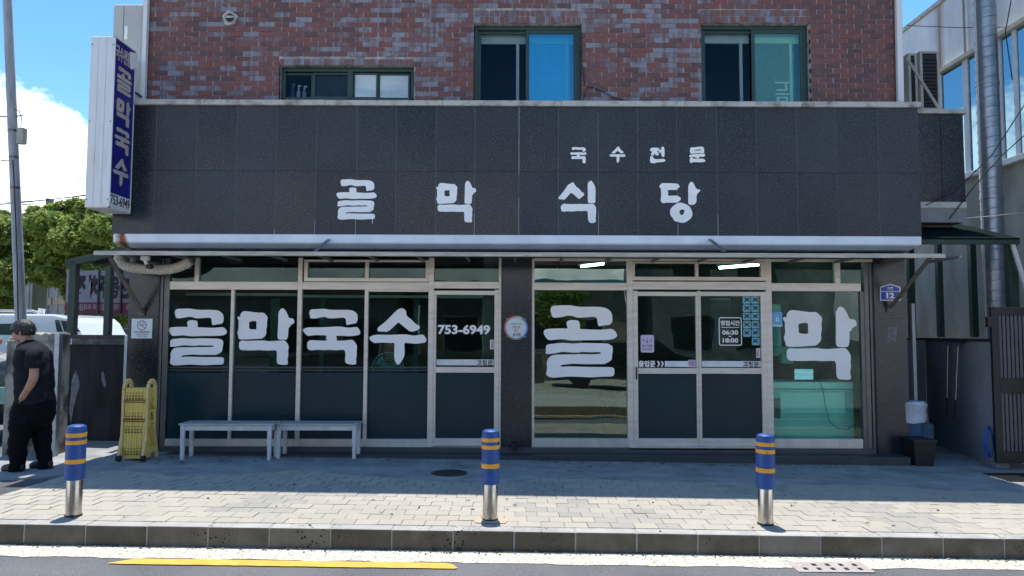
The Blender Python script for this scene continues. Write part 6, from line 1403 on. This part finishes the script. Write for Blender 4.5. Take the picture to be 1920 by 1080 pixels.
rel(MB().beam(W(1925, 545, 9.6), W(1898, 455, 9.6), .05, .03).build('gutter_pipe', M('pipe_white', (.6, .62, .63), .5), gc))
# yard wall
wp = [(5.0, 11.75), (6.5, 11.68), (6.03, 9.35)]
yw = thing('yard_wall', 'low grey rendered yard wall with black cap in the side passage', 'wall', (6.3, 10.7, 0))
gwm = M('grey_render', (.25, .26, .29), .9, c2=(.19, .20, .225), sc=1.5, det=8)
for a, b in zip(wp[:-1], wp[1:]):
    for (z0, z1, m_, wd, nm) in ((-.15, 1.52, gwm, .15, 'wall_body'), (1.521, 1.56, black_m, .19, 'cap')):
        d = (Vector((*b, 0)) - Vector((*a, 0))).normalized(); n = Vector((-d.y, d.x, 0)) * wd / 2
        if a[0] == 6.5: off_ = Vector((.09, 0, 0))
        else: off_ = Vector((0, .09, 0))
        A_, B_ = Vector((*a, 0)) + off_ - d * .05, Vector((*b, 0)) + off_
        rel(MB().prism([((A_ + n).x, (A_ + n).y), ((B_ + n).x, (B_ + n).y), ((B_ - n).x, (B_ - n).y), ((A_ - n).x, (A_ - n).y)], z0, z1, 'Z').build(nm, m_, yw))
# squeegees hanging on the wall
def squeegee(px, py0, py1, lx, Y, lab):
    a, b = W(px, py0, Y), W(px + lx, py1, Y); t_ = thing('window_squeegee', lab, 'squeegee', a, 'squeegees hanging on the yard wall')
    m_ = a.lerp(b, .72); rel(MB().tube([a, m_], .011, 8).build('pole', stain_m, t_)); rel(MB().tube([m_, b], .016, 8).build('grip', black_m, t_))
    rel(MB().box(a.x - .12, a.x + .14, Y - .03, Y + .02, a.z + .06, a.z + .10).build('head', black_m, t_)); rel(MB().tube([a, a + Vector((.02, 0, .08))], .02, 8).build('socket', M('blue_socket', (.04, .06, .12), .5), t_))
squeegee(1777, 648, 784, -2, 10.55, 'squeegee pole hanging further from the black gate'); squeegee(1796, 650, 789, -6, 10.2, 'squeegee pole hanging nearer the black gate')
# white post and bins
tag(box('white_post', X_(1713, 9.95, 700), X_(1719, 9.95, 700), 9.95, 10.0, -.05, Z_(569, 9.95, 1716), M('post_pale', (.45, .46, .47), .6)), 'slim pale post just past the end pillar', 'post')
bn = G(1716, 830); Yb_ = 9.75
tbn = thing('waste_bin', 'blue bin lined with a white bag standing on a black crate by the end pillar', 'bin', (X_(1714, Yb_, 780), Yb_, .18))
MB().lathe([(.10, .12), (.125, .40)], n=20).build('tub', M('blue_bin', (.02, .09, .17), .5), tbn, smooth=True)
bag = MB(); prof = [(.135, .29), (.145, .36), (.14, .45), (.155, .52), (.13, .56), (.09, .555)]
bag.lathe(prof, n=22); ob = bag.build('bag', M('white_bag', (.50, .55, .62), .6, c2=(.35, .40, .47), sc=10, bump=.5, bsc=30), tbn, smooth=True)
for v in ob.data.vertices: v.co += Vector((mn.noise(v.co * 14), mn.noise(v.co * 14 + Vector((5, 0, 0))), mn.noise(v.co * 9 + Vector((0, 7, 0))))) * .018
cr_ = thing('black_crate', 'black plastic crate under the blue bin by the end pillar', 'crate', (X_(1722, 9.55, 840), 9.5, gz(5.1)))
MB().add([(-.12, -.1, 0), (.1, -.1, 0), (.1, .15, 0), (-.12, .15, 0), (-.15, -.13, .33), (.13, -.13, .33), (.13, .18, .33), (-.15, .18, .33)], [(3, 2, 1, 0), (0, 1, 5, 4), (1, 2, 6, 5), (2, 3, 7, 6), (3, 0, 4, 7), (4, 5, 6, 7)]).build('tub', black_m, cr_); MB().box(-.16, .14, -.14, .19, .31, .34).build('rim', black_m, cr_, bevel=.005)
jg = thing('water_jug', 'translucent pale plastic jug behind the waste bin', 'jug', (X_(1735, 10.2, 810), 10.2, gz(5.4) + .15)); jm = M('jug_plastic', (.16, .22, .30), .3)
MB().box(-.09, .09, -.07, .07, 0, .30).build('body', jm, jg, bevel=.03, seg=3) if False else link('body', MB().box(-.09, .09, -.07, .07, 0, .30).mesh('body'), jg, bevel=.03, seg=3).data.materials.append(jm); MB().lathe([(.025, .3), (.025, .34)], n=12).build('cap', black_m, jg)
# black gate
gt_ = thing('black_gate', 'open black steel gate with grey corrugated panels', 'gate', (X_(1900, 9.2), 9.2, 0))
Yg = 9.2; gx0 = X_(1862, Yg, 720); gx1 = gx0 + 1.3; gz0, gz1 = .04, Z_(576, Yg, 1900)
for r_ in ((gx0, gx0 + .09, gz0, gz1), (gx1 - .07, gx1, gz0, gz1), (gx0 + .09, gx1 - .07, gz1 - .10, gz1), (gx0 + .09, gx1 - .07, gz0, gz0 + .14), (gx0 + .09, gx1 - .07, Z_(735, Yg, 1900) - .02, Z_(706, Yg, 1900) - .02)):
    rel(box('frame_bar', r_[0], r_[1], Yg - .02, Yg + .03, r_[2], r_[3], black_m, gt_, bevel=.004))
cgm = M('corrugated_grey', (.10, .095, .11), .4, .3)
k = 0; X = gx0 + .09
while X < gx1 - .08:
    rel(MB().box(X + .003, X + .038, Yg + .0, Yg + .02, gz0 + .1, gz1 - .08).build('panel_slat', cgm, gt_)); rel(MB().box(X + .041, X + .049, Yg + .01, Yg + .02, gz0 + .1, gz1 - .08).build('panel_slat', black_m, gt_)) if False else None; X += .05
rel(MB().box(gx0 + .09, gx1 - .08, Yg + .021, Yg + .026, gz0 + .1, gz1 - .08).build('panel_back', black_m, gt_)); rel(MB().tube([(gx0 + .02, Yg, gz1), (gx0 + .02, Yg, gz1 + .04)], .03, 10).build('hinge', steel_m, gt_)); rel(box('latch', gx0 + .4, gx0 + .62, Yg - .035, Yg - .021, gz1 - .06, gz1 - .04, stain_m, gt_)); rel(box('latch_plate', gx0 - .05, gx0, Yg - .02, Yg + .03, gz1 - .25, gz1 - .12, black_m, gt_))
# hose
hq = W(1853, 828, 9.35); hz = MB()
for k in range(4):
    hz.tube([(hq.x + (.035 + .008 * k) * math.sin(a) + .004 * k, 9.33 + .012 * k, hq.z + (.19 - .012 * k) * math.cos(a)) for a in np.linspace(0, 2 * math.pi, 28)], .011, 7, cap=False)
tag(hz.build('garden_hose', M('blue_hose', (.01, .09, .42), .35), smooth=True), 'coiled bright blue garden hose hanging beside the black gate', 'hose')
# floor grate right
fg = [G(x, y, .0) for x, y in ((1852, 889), (1930, 889), (1960, 905), (1884, 905))]
grt = thing('yard_grate', 'black steel floor grate in front of the gate', 'grate', fg[0])
y0_, y1_ = fg[3].y, fg[0].y; x0_ = (fg[0].x + fg[3].x) / 2
zq = gz(5.6) + .018
for k in range(9): rel(box('grate_bar', x0_, x0_ + 1.0, y0_ + (y1_ - y0_) * k / 9 + .01, y0_ + (y1_ - y0_) * (k + .6) / 9, zq - .02, zq, black_m, grt))
rel(box('pit', x0_ - .02, x0_ + 1.02, y0_, y1_ + .01, zq - .03, zq - .021, black_m, grt))
# rooftop louvre units on the side wing
def rooftop(px0, px1, py0, py1, Y, lab, wd=.35):
    a, b = W(px0, py0, Y), W(px1, py1, Y); t_ = thing('rooftop_unit', lab, 'air conditioner', (a.x, Y, b.z), 'dark louvred units on the side wing')
    x0, x1, z0, z1 = a.x, b.x, b.z, a.z
    rel(box('louvre_back', x0 + .02, x1 - .02, Y + .02, Y + wd, z0 + .02, z1 - .03, M('louvre_black', (.012, .013, .018), .6), t_))
    for k in range(14): rel(box('louvre', x0 + .025, x1 - .025, Y + .0, Y + .018, z0 + .05 + k * (z1 - z0 - .12) / 14, z0 + .05 + (k + .55) * (z1 - z0 - .12) / 14, M('louvre_black', (.012,) * 3), t_))
    cas = M('unit_casing', (.42, .42, .40), .5, c2=(.33, .33, .31), sc=4)
    for r_ in ((x0, x0 + .035, z0, z1), (x1 - .035, x1, z0, z1), (x0 + .035, x1 - .035, z1 - .03, z1), (x0 + .035, x1 - .035, z0, z0 + .03)): rel(box('casing_edge', r_[0], r_[1], Y - .005, Y + wd, r_[2], r_[3], cas, t_))
rooftop(1702, 1722, 100, 200, 10.5, 'narrow dark louvred unit against the brick wall corner'); rooftop(1724, 1764, 96, 206, 10.45, 'wide dark louvred unit behind the slanting brace')
tag(MB().beam(W(1700, 108, 10.35), W(1762, 206, 10.2), .05, .03).build('brace_bar', M('brace_grey', (.33, .33, .31), .6)), 'slanting grey steel brace across the rooftop units', 'brace')
# cables right
for pts, r, lab, Y in ((((1898, 150), (1885, 60), (1896, 0)), .008, 'black cable hanging in a curve beside the duct top', 10.3), (((1735, 385), (1790, 360), (1860, 290), (1925, 190)), .008, 'upper black cable sweeping up past the duct', 10.0), (((1780, 410), (1830, 345), (1880, 290), (1925, 250)), .008, 'lower black cable sweeping up past the duct', 10.1), (((1700, 48), (1800, 52), (1925, 50)), .006, 'thin straight wire crossing in front of the white wall', 10.9), (((1780, 412), (1860, 405), (1925, 398)), .006, 'pale thin wire above the green canopy', 10.2)):
    v = [W(x, y, Y) for x, y in pts]
    vv = []
    for i in range(len(v) - 1):
        for k in range(6): vv.append(v[i].lerp(v[i + 1], k / 6))
    vv.append(v[-1]); tag(MB().tube(vv, r, 5).build('hanging_cable', black_m if 'pale' not in lab else coping_m), lab, 'cable')

# ------------------------------------------------------------------ far side of the street (seen in the glass and lighting the front)
def opp_house(name, label, x0, x1, y, zt, wallc, roofc, winx):
    t_ = thing(name, label, 'house', ((x0 + x1) / 2, y, 0)); wm_ = M('opp_' + label[:12].replace(' ', '_'), wallc, .85, c2=tuple(v * .5 for v in wallc), sc=2.2, det=9, bump=.5)
    rel(box('wall', x0, x1, y - 6, y, -.3, zt, wm_, t_)); rel(box('roof', x0 - .3, x1 + .3, y - 6.3, y + .35, zt, zt + .25, M('opproof' + label[:6], roofc, .6), t_))
    for (a, b, c, d) in winx:
        rel(box('window', a, b, y + .005, y + .03, c, d, vg, t_)); rel(box('window_frame', a - .06, b + .06, y - .004, y + .004, c - .06, d + .06, pvc, t_))
opp_house('opposite_house', 'dull olive house across the street with a blue roof', -3.5, 4.4, -9, 3.4, (.27, .25, .20), (.05, .25, .40), [(-2.6, -1.2, 1, 2.2), (.2, 1.8, 1, 2.3), (2.6, 3.6, 0, 2.2)])
opp_house('opposite_house', 'white two storey house across the street', 5.2, 12, -8, 5.6, (.6, .6, .58), (.3, .3, .3), [(6, 7.4, 1, 2.3), (8.4, 9.8, 1, 2.3), (6, 7.4, 3.6, 4.8), (8.4, 9.8, 3.6, 4.8)])
opp_house('opposite_house', 'grey low house across the street', -13, -4.2, -8, 3.0, (.38, .39, .40), (.20, .12, .09), [(-12, -10.5, 1, 2.2), (-9, -7, 1, 2.2), (-6.2, -5, 0, 2.2)])
lw = tag(box('opposite_wall', -12, 1.0, -5.2, -5.0, -.2, .9, M('basalt_wall', (.13, .125, .12), .95, c2=(.05, .05, .05), sc=5, bump=1, bsc=12)), 'low dark stone wall across the street', 'wall')
ocar = thing('parked_car', 'dark car parked across the street and mirrored in the shop glass', 'car', (3.4, -3.6, -.05)); cp_ = M('car_black', (.012, .013, .015), .15, coat=1)
cpf = [(-2.1, .3), (-2.15, .75), (-1.9, .92), (-1.2, 1.0), (-.7, 1.42), (.9, 1.45), (1.5, 1.05), (2.05, .95), (2.15, .6), (2.1, .3)]
MB().prism(cpf, -.85, .85).build('body', cp_, ocar, bevel=.06); MB().prism([(-1.1, 1.02), (-.68, 1.36), (.85, 1.38), (1.35, 1.04)], .851, .858).build('side_window', vg, ocar)
for q in (-1.35, 1.35): MB().tube([(q, .6, .32), (q, .87, .32)], .32, 20).build('wheel', black_m, ocar, smooth=True)
ot = Vector((1.7, -7.2, -.1))
ttree = thing('street_tree', 'round green tree across the street beside the olive house', 'tree', ot)
MB().tube([(0, 0, 0), (.05, 0, 1.2), (0, .1, 2.4)], [.12, .09, .05], 8).build('trunk', bark_m, ttree); crown('crown', ttree, [((uni(-.7, .7), uni(-.6, .6), 2.6 + uni(-.6, .8)), (.5, .5, .42)) for _ in range(12)], 7000, .08)

# inner rail standing in for a reflected line, and dim uprights behind the first four panes
def inner(nm, x0, y0, x1, y1, Y, m_, lab, cat):
    a, b = W(x0, y0, Y), W(x1, y1, Y); return tag(box(nm, a.x, b.x, Y, Y + .05, b.z, a.z, m_), lab, cat)
gp_m = M('pale_green_strip', (.55, .66, .56), .5)
inner('reflection_strip', 345, 549, 556, 555, 10.5, gp_m, 'pale rail added inside as a reflected line across the first two panes', 'strip')
inner('reflection_strip', 566, 553, 925, 559, 10.5, gp_m, 'pale rail added inside as a reflected line from the third pane to the phone number door', 'strip')
dk_t = M('dim_teal_upright', (.06, .16, .15), .6)
for k, (x0, x1, lab) in enumerate(((352, 360, 'teal upright behind the first letter of the long word'), (508, 522, 'grey green upright behind the second letter of the long word'), (600, 606, 'thin upright behind the third letter of the long word'), (776, 783, 'thin upright at the edge of the fan pane'), (905, 914, 'pale upright behind the phone number door'))):
    inner('inner_upright', x0, 560, x1, 700, 11.0, dk_t if k != 4 else gp_m, lab, 'post')
# grit and fallen leaves along the kerb and plinth
gr_ = MB()
for k in range(810):
    if k < 520: x = uni(-4.6, 4.8); y = YK - abs(random.gauss(0, .035)) - .006; z = gz(x) + RZ + .004
    elif k < 760: x = uni(-4.6, 4.6); y = 9.40 - abs(random.gauss(0, .05)); z = gz(x) + .006
    else: x = uni(-4.6, 4.6); y = uni(YK + .02, 8.4); z = gz(x) + .001
    q = uni(.003, .009); gr_.cur = rnd(); gr_.box(x - q, x + q * uni(.5, 1.2), y - q, y + q, z, z + q)
tag(gr_.build('grit', attr_mat('grit_mix', [(0, (.05, .045, .035)), (.6, (.16, .13, .09)), (1, (.4, .38, .33))], bump=0)), kind='stuff')
def spots(nm, pts, m_, dz, kind='structure'):
    mb = MB()
    for x, y, rad in pts:
        n = 9; mb.add([(x + rad * uni(.7, 1.1) * math.cos(2 * math.pi * i / n), y + rad * uni(.7, 1.1) * math.sin(2 * math.pi * i / n), gz(x) + dz) for i in range(n)], [tuple(range(n))])
    return tag(mb.build(nm, m_), kind='stuff')
spots('gum_spots', [(uni(-4.4, 4.6), uni(YK + .2, 8.3), uni(.008, .022)) for _ in range(40)], M('gum_dark', (.17, .165, .155), .9), .0035)
spots('apron_stains', [(uni(-4.4, 5.2), uni(8.7, 9.35), uni(.01, .04)) for _ in range(60)], M('stain_dark', (.10, .10, .10), .9), .0125)
bpy.data.scenes.remove(TMP)
